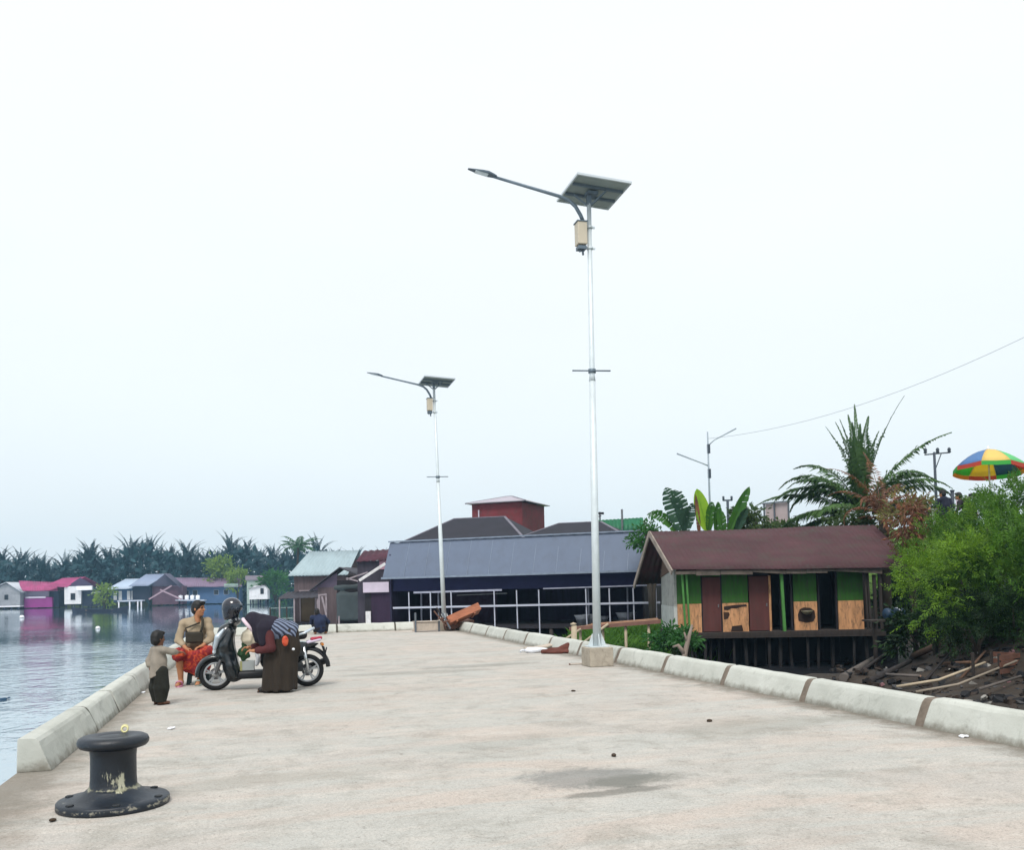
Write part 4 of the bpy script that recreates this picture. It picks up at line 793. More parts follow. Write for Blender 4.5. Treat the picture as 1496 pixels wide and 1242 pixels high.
# a taller coconut palm among them
def coco(name, label, base, height, lean, fronds, L, lw, ll, nl, mats, group=None, seed=1, cat='palm tree'):
    r = random.Random(seed); t = thing(name, label, cat, base, 0, group); top = Vector((lean[0], lean[1], height))
    MB().tube([(0, 0, -.3), (lean[0]*.3, lean[1]*.3, height*.4), (lean[0]*.7, lean[1]*.7, height*.75), top], [.26, .19, .17, .15], 9).obj('trunk', TRK, t)
    b = MB()
    for fr_ in fronds: az, el, lf, dr = fr_[:4]; frond(b, top+Vector((0, 0, .05)), R(az), R(el), L*lf, R(dr), nl, lw, ll*(fr_[4] if len(fr_) > 4 else 1), .1, r=r, grav=.5)
    b.obj('crown', mats[0], t); return t, top
q = D(432, 800, 150); r = random.Random(9)
coco('palm_tree', 'taller coconut palm standing above the pale blue zinc roof', (q.x, q.y, -1.3), q.z+1.3, (.4, 0), [(i*36+r.uniform(-10, 10), r.uniform(5, 75), r.uniform(.8, 1.1), r.uniform(40, 90)) for i in range(15)], 3.9, .1, .95, 20, [leaf('mid_palm_leaf', '2a4a33', '3f6a48', .25, .3)])
# undergrowth mass below the far palms
b = MB(); r = random.Random(3)
for i in range(15000):
    px = r.uniform(-60, 620); dep = r.uniform(218, 250); yb = 887; yt = ptop(px)+25+8*mnoise.noise(Vector((px*.05, 0, 0)))+6*mnoise.noise(Vector((px*.17, 4, 0))); f = 1-(1-r.random())**1.0; py = yb+(yt-yb)*f; p = D(px, py, dep)
    d_ = Vector((r.gauss(0, 1), r.gauss(0, 1), r.gauss(.6, .9))).normalized(); l = r.uniform(.9, 2.4); w_ = d_.orthogonal().normalized(); w_ = Matrix.Rotation(r.uniform(0, 6.28), 3, d_) @ w_*l*.25
    b.add([p, p+d_*l*.5+w_, p+d_*l, p+d_*l*.5-w_], [(0, 1, 2, 3)])
tag(b.obj('far_undergrowth', FARU), kind='stuff')
def tree(name, label, px, py, dep, rad, n, ls, mat, base_z, seed, cat='tree', group=None, lw=.45, clumps=22, trunk=.12, droop=.3, shell=.55, twig=False):
    c_ = D(px, py, dep); bz = base_z if base_z is not None else hgt(c_.x, c_.y); t = thing(name, label, cat, (c_.x, c_.y, bz), 0, group); h = c_.z-bz; r = random.Random(seed)
    for i in range(4):
        a = i*1.6+r.random(); e_ = Vector((math.cos(a)*rad[0]*.55, math.sin(a)*rad[1]*.55, h+rad[2]*r.uniform(-.2, .5))); 
        if i == 0: bt = MB()
        bt.tube([(0, 0, -.2), (e_.x*.2, e_.y*.2, h*.45), e_], [trunk, trunk*.7, trunk*.2], 6)
    bt.obj('trunk', TRK, t); b = MB(); cloud(b, (0, 0, h), rad, n, ls, lw, seed, shell, clumps, droop, twig); b.obj('crown', mat, t); return t
YG = leaf('yellow_green_leaf', '5f7a2c', '7c9440', .3, .5); DG = leaf('deep_green_leaf', '234d22', '3b6f30', .3, .5)
tree('round_tree', 'round yellow green tree behind the mauve roofed far house', 322, 838, 216, (3.6, 3, 3.4), 1100, .8, YG, -1.2, 11); tree('round_tree', 'smaller yellow green tree right of the round one on the far shore', 347, 845, 214, (2.3, 2, 2.6), 600, .7, YG, -1.2, 12); tree('round_tree', 'bushy deep green tree standing right of the tiny white hut', 402, 858, 196, (3.2, 3, 4), 900, .8, DG, -1.2, 13); tree('round_tree', 'light green shrub at the waterside by the small far dock', 152, 871, 200, (2.2, 2, 2.4), 600, .6, YG, -1.4, 14)
# near coconut palm, its base hidden behind the hut
PL = leaf('coconut_leaf', '24401c', '4f6e3a', .25, .8); q = D(1258, 752, 35)
fr = [(165, 52, 1.0, 95), (235, 8, .7, 70), (205, 5, .8, 60), (330, 12, .7, 75), (285, 0, .6, 50), (180, 62, .95, 80), (15, 48, .9, 85), (340, 70, .95, 50), (150, 30, .95, 70), (172, 15, .85, 75), (200, 35, .9, 80), (60, 84, 1.12, 22), (75, 88, .9, 14), (115, 80, .85, 20), (170, 84, .8, 18), (45, 78, .8, 22), (100, 86, 1.0, 18), (130, 82, .98, 22), (150, 78, .95, 30), (20, 72, 1.15, 30), (350, 58, 1.0, 40), (-30, 50, 1.05, 60), (120, 70, .85, 35), (220, 25, .7, 80), (250, 60, .8, 60), (300, 40, .8, 70), (10, 30, .85, 80)]
fr = [(60, 84, .95, 16, .8), (75, 88, .85, 10, .7), (165, 80, .9, 25, .75), (30, 82, .8, 20, .7), (115, 84, .98, 15, .55), (100, 87, 1.05, 10, .5), (150, 83, .92, 20, .55), (200, 85, .9, 15, .5), (250, 86, .85, 15, .5), (170, 60, .95, 110), (160, 48, .85, 120), (150, 66, .95, 85), (176, 30, 1.02, 62), (195, 12, .8, 60), (182, 0, .72, 50), (5, 77, 1.15, 22, .7), (0, 58, 1.08, 45), (12, 40, 1.0, 100), (-8, 22, .95, 80), (230, 25, .6, 80), (290, 30, .6, 90), (340, 8, .8, 60), (90, 40, .8, 90), (140, 52, .9, 100), (185, 45, .95, 105), (205, 55, .85, 100), (35, 50, 1.0, 85), (-15, 45, .9, 90), (325, 55, .85, 95), (165, 15, .85, 70), (20, 20, .85, 75)]
fr = [(f_[0]-36,)+f_[1:] for f_ in fr]
gz = hgt(q.x, q.y); coco('coconut_palm', 'green coconut palm with upright and drooping fronds behind the hut roof', (q.x, q.y, gz), q.z-gz, (0, 0), fr, 4.1, .038, .85, 76, [PL], seed=4)
DRY = leaf('dry_brown_leaf', '4e382d', '8a583c', .2, 2.2); DRYG = leaf('dry_olive_leaf', '5d5a35', '7d7a4a', .3, 1)
q = D(1290, 760, 32); gz = hgt(q.x, q.y); t, tp = coco('withered_palm', 'withered palm with reddish brown dead fronds beside the hut roof', (q.x, q.y, gz), q.z-gz, (0, 0), [(i*40, 20+25*(i % 3), .8, 150) for i in range(9)]+[(160, 70, 1.2, 70), (80, 78, 1.25, 40), (130, 60, 1., 90), (30, 62, 1.1, 80)], 2.3, .022, .42, 34, [DRY], seed=6)
tree('dry_bush', 'dry reddish brown bush hanging over the right end of the hut roof', 1330, 775, 29, (.5, .5, .95), 900, .19, DRY, None, 21, 'bush', lw=.3, droop=.9, trunk=.05)
tree('dry_bush', 'olive brown bush between the withered palm and the table', 1330, 752, 31, (.9, .7, .7), 1100, .2, DRYG, None, 22, 'bush', lw=.35, trunk=.05)
# banana plants behind the hut roof
BL = leaf('banana_leaf', '2f5a26', '4f7f33', .4, .8); BLY = leaf('young_banana_leaf', '6f9a1e', '8fb52c', .5, .8); BLD = leaf('old_banana_leaf', '2b4436', '40604c', .3, .8)
def banana_leaf(b, base, tip, sag, wmax, fold=.5, torn=.0, r=rnd):
    base, tip = Vector(base), Vector(tip); n = 16; L = (tip-base).length; dr = (tip-base).normalized(); vd = RX*1.0; view = FX
    side = dr.cross(view).normalized(); vs = []; rows = []
    for i in range(n+1):
        f = i/n; p = base.lerp(tip, f)+Vector((0, 0, sag*4*f*(1-f))); w_ = wmax*(math.sin(min(1, f*1.02)*math.pi)**.55) if f > .12 else .02
        rows.append((p, w_))
    for s_ in (-1, 1):
        for i in range(n):
            (p0, w0), (p1, w1) = rows[i], rows[i+1]; t_ = .04 if r.random() < torn else 0
            o0 = (side*s_*math.cos(fold)-view*math.sin(fold)*.6); dr_ = Vector((0, 0, -torn*r.uniform(.1, .5)*w0))
            b.add([p0, p0+o0*w0+dr*(w0*.35)+dr_, p1+o0*w1*(1-t_*4)+dr*(w1*.35-t_*w1)+dr_*.9, p1-dr*(t_*.6)], [(0, 1, 2, 3)], True)
    b.tube([rows[i][0] for i in range(0, n+1, 2)], [.035*(1-i/20) for i in range(0, n+1, 2)], 5, False)
def banana(label, px, py, dep, leaves, seed):
    q = D(px, py, dep); gz = hgt(q.x, q.y); t = thing('banana_plant', label, 'banana plant', (q.x, q.y, gz), 0, 'banana plants behind the hut'); o = Vector((q.x, q.y, gz)); r = random.Random(seed)
    MB().tube([(0, 0, -.1), (0, 0, (q.z-gz)*.6), (0, 0, q.z-gz)], [.16, .12, .07], 8).obj('stem', M('banana_stem', '6f7a45', .8, .2), t)
    for (bx, by, tx, ty, sag, w_, fold, torn, m_) in leaves:
        b = MB(); banana_leaf(b, D(bx, by, dep)-o, D(tx, ty, dep+r.uniform(-.6, .6))-o, sag, w_, fold, torn, r); b.obj('leaf', m_, t)
banana('banana plant with dark torn leaves arching to the left', 990, 785, 38, [(1000, 785, 972, 712, .15, .42, .3, .8, BLD), (1004, 780, 984, 716, .25, .4, .6, .7, BLD), (995, 785, 945, 752, .35, .3, .8, .6, BL), (1000, 785, 1012, 735, .1, .3, .7, .5, BLD)], 1)
banana('banana plant with a bright yellow green unfolded leaf', 1032, 785, 38.5, [(1036, 782, 1018, 714, -.1, .36, .45, 0, BLY), (1034, 782, 1040, 733, .1, .26, .7, .2, BL), (1022, 790, 1016, 722, .05, .16, .9, .3, DRY), (1046, 785, 1049, 733, .0, .28, .9, .1, BL)], 2)
banana('banana plant with one long straight leaf leaning right', 1064, 788, 37.5, [(1060, 788, 1095, 711, .06, .3, .75, .1, BL), (1070, 788, 1092, 742, .1, .25, .8, .4, BLD), (1058, 785, 1050, 745, .1, .26, .8, .2, BL)], 3)
W1 = leaf('willow_leaf', '1f4710', '7a9f2c', .28, .9); W2 = leaf('bush_leaf', '1a3f10', '5c8628', .28, .9); W3 = leaf('shade_tinted_leaf', '0d220c', '274619', .2, .9)  # third bush leaf is a copy darkened to imitate deep shade
OLV = leaf('olive_bush_leaf', '33492a', '55693c', .3, .8)
tree('shade_filler_bush', 'added thicket coloured dark as shade right of the hut stilts', 1318, 885, 33, (.9, .7, 1.2), 2400, .2, W3, None, 35, 'bush', trunk=.03)  # thicket added to darken this gap the way shade would
tree('shade_filler_bush', 'low added thicket coloured dark as shade behind the brown log', 1345, 925, 27, (1.0, .7, .7), 2000, .18, W3, None, 36, 'bush', trunk=.03)  # second added thicket, its dark leaves standing in for shade
tree('roadside_bush', 'grey green bush at the foot of the coconut palm', 1240, 768, 33, (.9, .6, .55), 1200, .18, OLV, None, 37, 'bush', trunk=.04)
tree('roadside_bush', 'olive green bush in front of the billboard frame', 1094, 766, 38, (.8, .7, .6), 1500, .2, OLV, None, 31, 'bush'); tree('roadside_bush', 'low green bush below the billboard at the hut ridge', 1136, 774, 39, (.9, .6, .28), 700, .2, OLV, None, 32, 'bush'); tree('roadside_bush', 'small dark bush at the left end of the hut ridge', 950, 784, 36, (.7, .6, .6), 700, .2, DG, None, 33, 'bush'); 0
# the big leafy bushes on the embankment
bl = [('largest bright green bush overhanging the rubble bank', 1425, 845, 21.5, (1.25, 1.1, 1.35), 9500, W1, 51), ('leafy green bush at the right picture edge above the bank', 1492, 830, 21.0, (1.1, 1.1, 1.4), 7500, W2, 52), ('bright feathery bush pushing left towards the hut roof', 1362, 838, 23.5, (.85, .9, .85), 4200, W1, 53), ('dense green bush high on the embankment under the umbrella', 1440, 772, 24.5, (1.3, 1.0, .75), 5500, W2, 54), ('shade coloured bush hanging low at the right edge', 1480, 905, 20.5, (1.15, 1.0, .85), 5200, W3, 55), ('green bush below the seated people on the slope', 1385, 790, 26, (1.0, .9, .7), 3600, W1, 56), ('weedy bush beside the umbrella pole at the right edge', 1482, 735, 25.5, (1.1, .9, .7), 3600, W2, 57), ('drooping dark bush in the middle above the broken timber', 1385, 890, 22.5, (.75, .8, .75), 2600, W3, 58), ('dark leafy bush drooping onto the rubble bank beside the rusty crate', 1425, 918, 20.8, (.8, .8, .55), 3000, W3, 60), ('small weed clump on the embankment crest beneath the umbrella', 1440, 740, 27, (.55, .5, .3), 900, W2, 59)]
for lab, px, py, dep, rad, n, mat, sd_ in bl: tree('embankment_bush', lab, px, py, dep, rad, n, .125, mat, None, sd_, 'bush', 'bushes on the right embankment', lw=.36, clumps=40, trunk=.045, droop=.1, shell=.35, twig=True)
# grass by the walkway and on the slope
b = MB(); r = random.Random(8)
def blades(n, fn, lo, hi, wd=.012):
    for i in range(n):
        p = fn(); l = r.uniform(lo, hi); a = r.uniform(0, 6.28); d_ = Vector((math.cos(a)*.35, math.sin(a)*.35, 1)).normalized(); s_ = Vector((-math.sin(a), math.cos(a), 0))*wd*(l/.3)
        b.add([p-s_, p+s_, p+d_*l*.6+s_*.5+Vector((0, 0, 0)), p+d_*l+Vector((math.cos(a), math.sin(a), -.3))*l*.25], [(0, 1, 2, 3)])
def g1():
    x = r.uniform(9.3, 15.5); y = r.uniform(25 if x < 12 else 28.8, 34); q = Vector((x, y, hgt(x, y))); q.z = max(q.z, WZ-.05); return q
def g2():
    while True:
        x, y = r.uniform(15.5, 27), r.uniform(15, 34); z = hgt(x, y)
        if z > .9: return Vector((x, y, z))
blades(9000, g1, .35, .8); gA = b.obj('grass', leaf('grass_blade', '3f6a24', '5f8a38', .35, .6)); tag(gA, kind='stuff')
b = MB(); blades(12000, g2, .25, .7); tag(b.obj('slope_grass', leaf('grass_blade', '3f6a24', '5f8a38', .35, .6)), kind='stuff')
for i, (px, py, dep) in enumerate(((985, 930, 28), (1003, 935, 27), (960, 938, 28))):
    tree('weed_clump', ['dark weed clump at the foot of the pale hut wall', 'ragged weeds below the left corner of the hut', 'low weeds between the walkway grass and the kerb'][i], px, py, dep, (.4, .3, .3), 350, .18, DG, None, 70+i, 'weeds', trunk=.02)

# ------------------------------------------------------------------ on the embankment road
def lpole(name, label, px, py0, pyt, dep, cat): a = D(px, py0, dep); b_ = D(px, pyt, dep); t = thing(name, label, cat, (a.x, a.y, hgt(a.x, a.y))); return t, b_.z-t.location.z, a
PG = M('pale_pole', '8f9aa3', .6, .08, metal=.2); DP_ = M('utility_pole_dark', '3c434d', .8, .1)
t, h, a = lpole('road_street_lamp', 'thin grey road lamp with two outstretched arms rising behind the banana plants', 1038, 770, 630, 60, 'street lamp')
ex = RX.copy(); ex.z = 0; ex.normalize(); mpx = 60/F
MB().tube([(0, 0, 0), (0, 0, h*.6), (0, 0, h)], [.08, .065, .045], 8).obj('pole', PG, t)
za, zb = h-16*mpx, h-48*mpx
MB().tube([Vector((0, 0, za-.2)), ex*(10*mpx)+Vector((0, 0, za+4*mpx)), ex*(42*mpx)+Vector((0, 0, za+20*mpx))], [.04, .035, .05], 6).obj('lamp_arm', PG, t); MB().tube([Vector((0, 0, zb-.1)), -ex*(12*mpx)+Vector((0, 0, zb+3*mpx)), -ex*(46*mpx)+Vector((0, 0, zb+17*mpx))], [.04, .035, .05], 6).obj('lamp_arm', PG, t)
for z_ in (za-.4, zb-.6): MB().box((.04, 0, z_), (.16, .16, .6)).obj('fixing_box', DP_, t)
lamp_top = t.location+Vector((0, 0, h-10*mpx))
t, h, a = lpole('utility_pole', 'slim utility pole with a three insulator crossarm beside the umbrella', 1369, 760, 660, 45, 'utility pole'); mpx = 45/F
MB().tube([(0, 0, 0), (0, 0, h)], [.075, .06], 8).obj('pole', DP_, t); c0 = Vector((0, 0, h-.1)); MB().bar(c0-ex*(14*mpx)+Vector((0, 0, -.02)), c0+ex*(22*mpx)+Vector((0, 0, .06)), .06).obj('crossarm', DP_, t); MB().bar(c0+ex*(10*mpx), Vector((0, 0, h-.9)), .035).obj('brace', DP_, t)
for k_ in (-13, 5, 22): p = c0+ex*(k_*mpx); MB().lathe([(.03, .03), (.09, .08), (.06, .16), (.09, .2), (.05, .3), (0, .32)], 8, p).obj('insulator', DP_, t)
t, h, a = lpole('utility_pole', 'tiny distant utility pole between the banana leaves', 1064, 765, 731, 90, 'utility pole'); mpx = 90/F
MB().tube([(0, 0, 0), (0, 0, h)], .13, 6).obj('pole', DP_, t); MB().bar(Vector((0, 0, h))-ex*(7*mpx), Vector((0, 0, h))+ex*(7*mpx), .14).obj('crossarm', DP_, t)
for k_ in (-6, 6): MB().tube([Vector((0, 0, h))+ex*(k_*mpx), Vector((0, 0, h+.4))+ex*(k_*mpx)], .11, 6).obj('insulator', DP_, t)
# cable to the double lamp
p1 = D(1600, 440, 40); pts = [lamp_top.lerp(p1, i/20)+Vector((0, 0, -1.1*4*(i/20)*(1-i/20))) for i in range(21)]
t = thing('overhead_cable', 'single dark cable sagging from the double armed lamp to the upper right', 'cable', lamp_top); MB().tube([p-lamp_top for p in pts], .010, 5).obj('cable', M('cable_black', '80868c', .7), t)
# billboard seen from behind
a, c_ = D(1118, 737, 42), D(1152, 738, 41); zb_ = D(1135, 775, 42).z; t = thing('billboard_frame', 'small pale billboard on a grey frame beyond the hut ridge', 'billboard', (a.x, a.y, zb_), math.atan2((c_-a).y, (c_-a).x)); L = Vector(((c_-a).x, (c_-a).y)).length; h = a.z-zb_
wallbox('board', M('pale_pink_board', 'b5a6a6', .8, .06), t, 0, L, 0, .04, h*.25, h); b = MB()
for x in (-.03, L*.42, L+.03): b.bar((x, -.05, -1 if x != L*.42 else .3), (x, -.05, h+.06), .06)
b.bar((-.1, -.07, h+.03), (L+.1, -.07, h+.03), .06); b.obj('frame', M('grey_steel', '596068', .6), t)

# parasol with coloured gores
a = D(1447, 724, 27); top = D(1440, 652, 27); h = top.z-hgt(a.x, a.y); gz = hgt(a.x, a.y); t = thing('market_umbrella', 'large parasol with yellow, green, blue and red gores on the embankment', 'umbrella', (a.x, a.y, gz), .12); t.rotation_euler = (Matrix.Rotation(R(-8), 4, Vector((math.cos(R(42)), -math.sin(R(42)), 0))) @ Matrix.Rotation(.12, 4, 'Z')).to_euler()
MB().tube([(0, 0, 0), (.0, 0, h+.04)], .022, 8).obj('pole', M('white_pole', 'd7dadf', .4), t); UC = ['f2d98a', '7fdc9a', 'd8505a', '5f86c0', 'f2de80', '7ad88c', 'b060c0', '6f97d2']
RU = 1.0; hd_ = .56
for g in range(8):
    b = MB(); vs = []; nr, na = 6, 4; az0 = -math.pi/2-math.pi/8+g*math.pi/4-.66
    for i in range(nr+1):
        f = i/nr; 
        for j in range(na+1):
            an = az0+j/na*math.pi/4; rr_ = RU*f*(1-.045*math.sin(j/na*math.pi)*f); z = h-hd_*(f**1.75)+.02*math.sin(j/na*math.pi)*f*-1; vs.append((rr_*math.cos(an), rr_*math.sin(an), z))
    b.add(vs, [(i*(na+1)+j, i*(na+1)+j+1, (i+1)*(na+1)+j+1, (i+1)*(na+1)+j) for i in range(nr) for j in range(na)], True)
    k = leaf('parasol_'+['yellow', 'green', 'red', 'blue', 'gold', 'lime', 'violet', 'azure'][g], UC[g], UC[g], .5); gr = b.obj('gore', k, t, solid=.004)
    b = MB(); vs2 = []
    for j in range(na+1):
        an = az0+j/na*math.pi/4; rr_ = RU*(1-.045*math.sin(j/na*math.pi)); z = h-hd_-.02*math.sin(j/na*math.pi); vs2 += [(rr_*math.cos(an), rr_*math.sin(an), z), (rr_*1.01*math.cos(an), rr_*1.01*math.sin(an), z-.13)]
    b.add(vs2, [(2*j, 2*j+2, 2*j+3, 2*j+1) for j in range(na)]); b.obj('valance', leaf('parasol_trim'+str(g % 3), ['3fae48', 'c24a3a', 'd9823a'][g % 3], ['3fae48', 'c24a3a', 'd9823a'][g % 3], .4), gr)
    MB().tube([(.03, 0, h-.05), (RU*.55*math.cos(az0), RU*.55*math.sin(az0), h-hd_*.36-.02), (RU*.98*math.cos(az0), RU*.98*math.sin(az0), h-hd_)], .008, 4).obj('rib', M('white_pole', 'd7dadf', .4), t)
MB().lathe([(0, .1), (.02, .09), (.03, .02), (.06, .0), (.06, -.02), (0, -.02)], 10, (0, 0, h+.03)).obj('finial', M('white_pole', 'd7dadf', .4), t)
# table and pale planks by the seated people
a = D(1364, 745, 30.5); t = thing('snack_table', 'small table with a white front beside the seated people on the embankment', 'table', (a.x, a.y, a.z-.72), -YAW); MB().box((.02, 0, .72), (.62, .5, .04)).obj('table_top', M('grey_board', 'a3a8ae', .8), t); MB().box((.05, -.22, .48), (.42, .02, .4)).obj('front_sheet', LINEN, t)
for x in (-.25, .28):
    for y in (-.2, .2): MB().bar((x, y, -.6), (x, y, .7), .05).obj('leg', DARKWOOD, t)
a = D(1432, 727, 28.5); t = thing('stall_counter', 'low stall counter with a pale plank top beneath the parasol', 'counter', (a.x, a.y, a.z-.75), -YAW-.1); MB().box((0, 0, .75), (.95, .4, .05)).obj('table_top', M('pale_beam', 'c4c2c2', .7), t); MB().box((-.12, .0, .83), (.34, .3, .1)).obj('tray', DARKWOOD, t)
for x in (-.4, .4): MB().bar((x, 0, -.5), (x, 0, .73), .06).obj('leg', DARKWOOD, t)
for i, (px, pt, m_) in enumerate(((1392, 718, DP_), (1398, 722, PALE))):
    a = D(px, 755, 31.5); t = thing('stall_post', ['dark purple wooden post between the two seated people', 'thin pale post next to the dark post by the seated people'][i], 'post', (a.x, a.y, hgt(a.x, a.y))); h = D(px, pt, 31.5).z-t.location.z; MB().tube([(0, 0, -.2), (.02, 0, h)], .06-.03*i, 7).obj('post', m_, t); MB().lathe([(.0, 0), (.08-.04*i, .0), (.07-.04*i, .05), (0, .06)], 7, (.02, 0, h)).obj('cap', m_, t)

# ------------------------------------------------------------------ people
SKIN = M('skin', 'a5714f', .55, .08, 6); SKIN2 = M('skin_brown', '6f4a38', .55, .08, 6); EYE = M('eye_dark', '1b1412', .3); LIP = M('lip', '8a4a40', .5); HAIR = M('black_hair', '0b0908', .6, .3, 30)
V3 = lambda *a: np.array(a, float)
def unit(v): v = np.array(v, float); return v/np.linalg.norm(v)
def axes(fwd, up):
    f = unit(fwd); u = np.array(up, float); u = unit(u-f*(u@f)); l = np.cross(f, u); return np.stack([l, f, u], 1)
def head(s, c, fwd, up=(0, 0, 1), k=1.0):
    A = axes(fwd, up); c = np.array(c, float); P = lambda l, f, u: c+A @ V3(l, f, u)*k
    s.ell(P(0, -.012, .015), V3(.074, .094, .1)*k, A, .02); s.ell(P(0, .022, -.05), V3(.056, .066, .078)*k, A, .03)
    s.ell(P(0, .06, -.105), V3(.026, .022, .02)*k, A, .02)
    s.cone(P(0, .083, .005), P(0, .107, -.032), .008*k, .0135*k, .008); s.ell(P(0, .085, .022), V3(.05, .012, .01)*k, A, .012)
    s.ell(P(0, .082, -.068), V3(.024, .012, .011)*k, A, .006)
    for q in (-1, 1): s.ell(P(q*.074, -.012, -.012), V3(.01, .02, .032)*k, A, .008); s.ell(P(q*.03, .077, .002), V3(.013, .01, .009)*k, A, .004); s.ell(P(q*.04, .05, -.035), V3(.025, .022, .02)*k, A, .015)
    def fn(X):
        q = (X-c)@A/k; i = np.zeros(len(X), int)
        for t in (-1, 1): i[(np.abs(q[:, 0]-t*.03) < .014) & (np.abs(q[:, 2]-.003) < .007) & (q[:, 1] > .07)] = 1; i[(np.abs(q[:, 0]-t*.032) < .02) & (np.abs(q[:, 2]-.024) < .005) & (q[:, 1] > .075)] = 1
        i[(np.abs(q[:, 0]) < .024) & (np.abs(q[:, 2]+.07) < .009) & (q[:, 1] > .076)] = 2
        return i
    return fn, A
def hand(s, w, d, n, th=1, curl=.5, k=1.0):
    w, d, n = np.array(w, float), unit(d), np.array(n, float); n = unit(n-d*(n@d)); l = np.cross(d, n)
    s.cone(w, w+d*.03*k, .024*k, .026*k, .01)
    for q in (-.026, -.009, .009, .025): s.cone(w+d*.02*k+l*q*.7*k, w+d*.085*k+l*q*k, .0135*k, .0115*k, .012)
    for q, L in ((-.028, .06), (-.0095, .074), (.0095, .078), (.027, .068)):
        p = w+d*.085*k+l*q*k; a = .15; pts = [p]
        for sg in (.45, .32, .23): a += curl; dd = d*math.cos(a)+n*math.sin(a); p = p+dd*L*sg*k; pts.append(p)
        s.chain(pts, [.0105*k, .0095*k, .0088*k, .0078*k], .002)
    p = w+d*.02*k+l*.024*th*k; p2 = p+unit(d*.6+l*th*.8+n*.25)*.036*k; p3 = p2+unit(d*.85+l*th*.35+n*.45)*.03*k
    s.chain([p, p2, p3], [.014*k, .012*k, .0095*k], .006)
def hair(s, c, A, k=1.0, back=1.0):
    c = np.array(c, float); P = lambda l, f, u: c+A @ V3(l, f, u)*k
    s.ell(P(0, -.016, .025), V3(.084, .102, .104)*k, A, .0)
    s.ell(P(0, -.045, -.03), V3(.078, .07, .08)*k*back, A, .02)
    s.ell(P(.0, .07, .085), V3(.06, .04, .028)*k, A, .02)
    f = P(0, .088, -.01); s.ell(P(0, .1, -.06), V3(.07, .075, .11)*k, A, 0, 'cut')
    s.wrinkle(.004, 60, 2)

# --- man on a stool, looking to the right
bp_ = G(284, 1002); man = thing('person', 'man in a beige shirt and red patterned sarong sitting on a low stool, looking right', 'person', (bp_.x, bp_.y, 0))
RS = .0078
s = SDF((-.45, -.35, -.01), (.45, .6, 1.36), RS)
hc = (.055, .21, 1.185); fwd = (.86, -.5, .0); fn, A = head(s, hc, fwd)
s.cone((.035, .235, .98), (.045, .22, 1.1), .055, .05, .03)
s.chain([(0, .35, .44), (.0, .3, .66), (.01, .27, .86), (.02, .25, .96)], [.12, .105, .115, .07], .04); s.cone((-.14, .275, .95), (.16, .255, .95), .04, .04, .04)
for sh, el, wr in (((-.175, .265, .96), (-.235, .17, .70), (-.12, .0, .575)), ((.19, .245, .96), (.235, .13, .71), (.12, .03, .60))): s.chain([sh, el, wr], [.042, .038, .028], .02)
hand(s, (-.12, .0, .575), (.35, -.35, -.75), (.3, .7, -.3), 1, .35); hand(s, (.12, .03, .60), (-.75, -.35, -.2), (-.1, -.1, -1), -1, .35)
for hp, kn, an, te in (((-.1, .34, .43), (-.21, -.09, .47), (-.195, .0, .085), (-.235, -.17, .035)), ((.1, .34, .43), (.2, -.06, .49), (.07, .03, .085), (.05, -.14, .035))):
    s.chain([hp, kn], [.085, .062], .03); s.chain([kn, ((kn[0]*.7+an[0]*.3), kn[1]*.7+an[1]*.3+.035, kn[2]*.62+an[2]*.38), an], [.055, .056, .036], .02); s.chain([(an[0], an[1]+.035, .045), (an[0], an[1]-.01, .06), te], [.034, .04, .026], .02)
    for q in (-.022, -.011, 0, .011, .022): s.cone((te[0]+q, te[1]+.01, .032), (te[0]+q*1.15, te[1]-.03+abs(q+.01)*.4, .028), .011, .009, .004)
s.obj('body', [SKIN, EYE, LIP], man, matfn=fn)
s = SDF((-.2, -.05, 1.02), (.3, .45, 1.36), .008); hair(s, hc, A); s.obj('hair', HAIR, man)
s = SDF((-.45, -.2, .36), (.45, .62, 1.12), .009)
s.chain([(0, .36, .44), (0, .31, .66), (.01, .275, .86), (.02, .255, .97)], [.155, .14, .15, .09], .05); s.cone((-.15, .27, .96), (.17, .25, .96), .07, .07, .05); s.chain([(-.175, .265, .96), (-.238, .17, .70), (-.17, .08, .63)], [.066, .06, .052], .02); s.chain([(.19, .245, .96), (.238, .13, .71), (.17, .08, .655)], [.066, .06, .052], .02); s.cone((.035, .24, 1.05), (.035, .235, .99), .068, .08, .02)
s.ell((.05, .15, 1.04), (.06, .09, .09), None, 0, 'cut'); s.wrinkle(.011, 26, 5)
s.obj('shirt', M('beige_shirt', '93846e', .9, .16, 5, bump=.5, bscale=14), man)
k = NT('sarong_cloth'); v = k.coord('Object'); c = k.ramp(k.noise(v, 11, 3, .5, 1.), [(.44, lin('6e1218')), (.52, lin('8a1c1c')), (.6, lin('b04a1c')), (.66, lin('7a141a'))]); k.color(c); k.b.inputs['Roughness'].default_value = .9
s = SDF((-.42, -.3, .14), (.42, .6, .66), .01); s.chain([(-.1, .36, .45), (-.215, -.09, .485)], [.14, .105], .05); s.chain([(.1, .36, .45), (.205, -.07, .505)], [.14, .105], .05); s.box((.03, .02, .37), (.2, .1, .16), rr=.07, k=.06); s.cone((.06, -.02, .42), (.08, -.01, .22), .12, .1, .06); s.ell((0, .4, .42), (.22, .16, .13), None, .04); s.wrinkle(.016, 24, 8, (1.5, 1, .5)); s.obj('sarong', k.m, man)
s = SDF((-.2, -.1, .6), (.25, .25, 1.1), .009); s.box((.0, .075, .735), (.13, .045, .085), rr=.03); s.wrinkle(.004, 25, 1); bg_ = s.obj('chest_bag', M('olive_bag', '2f2b22', .85, .2), man)
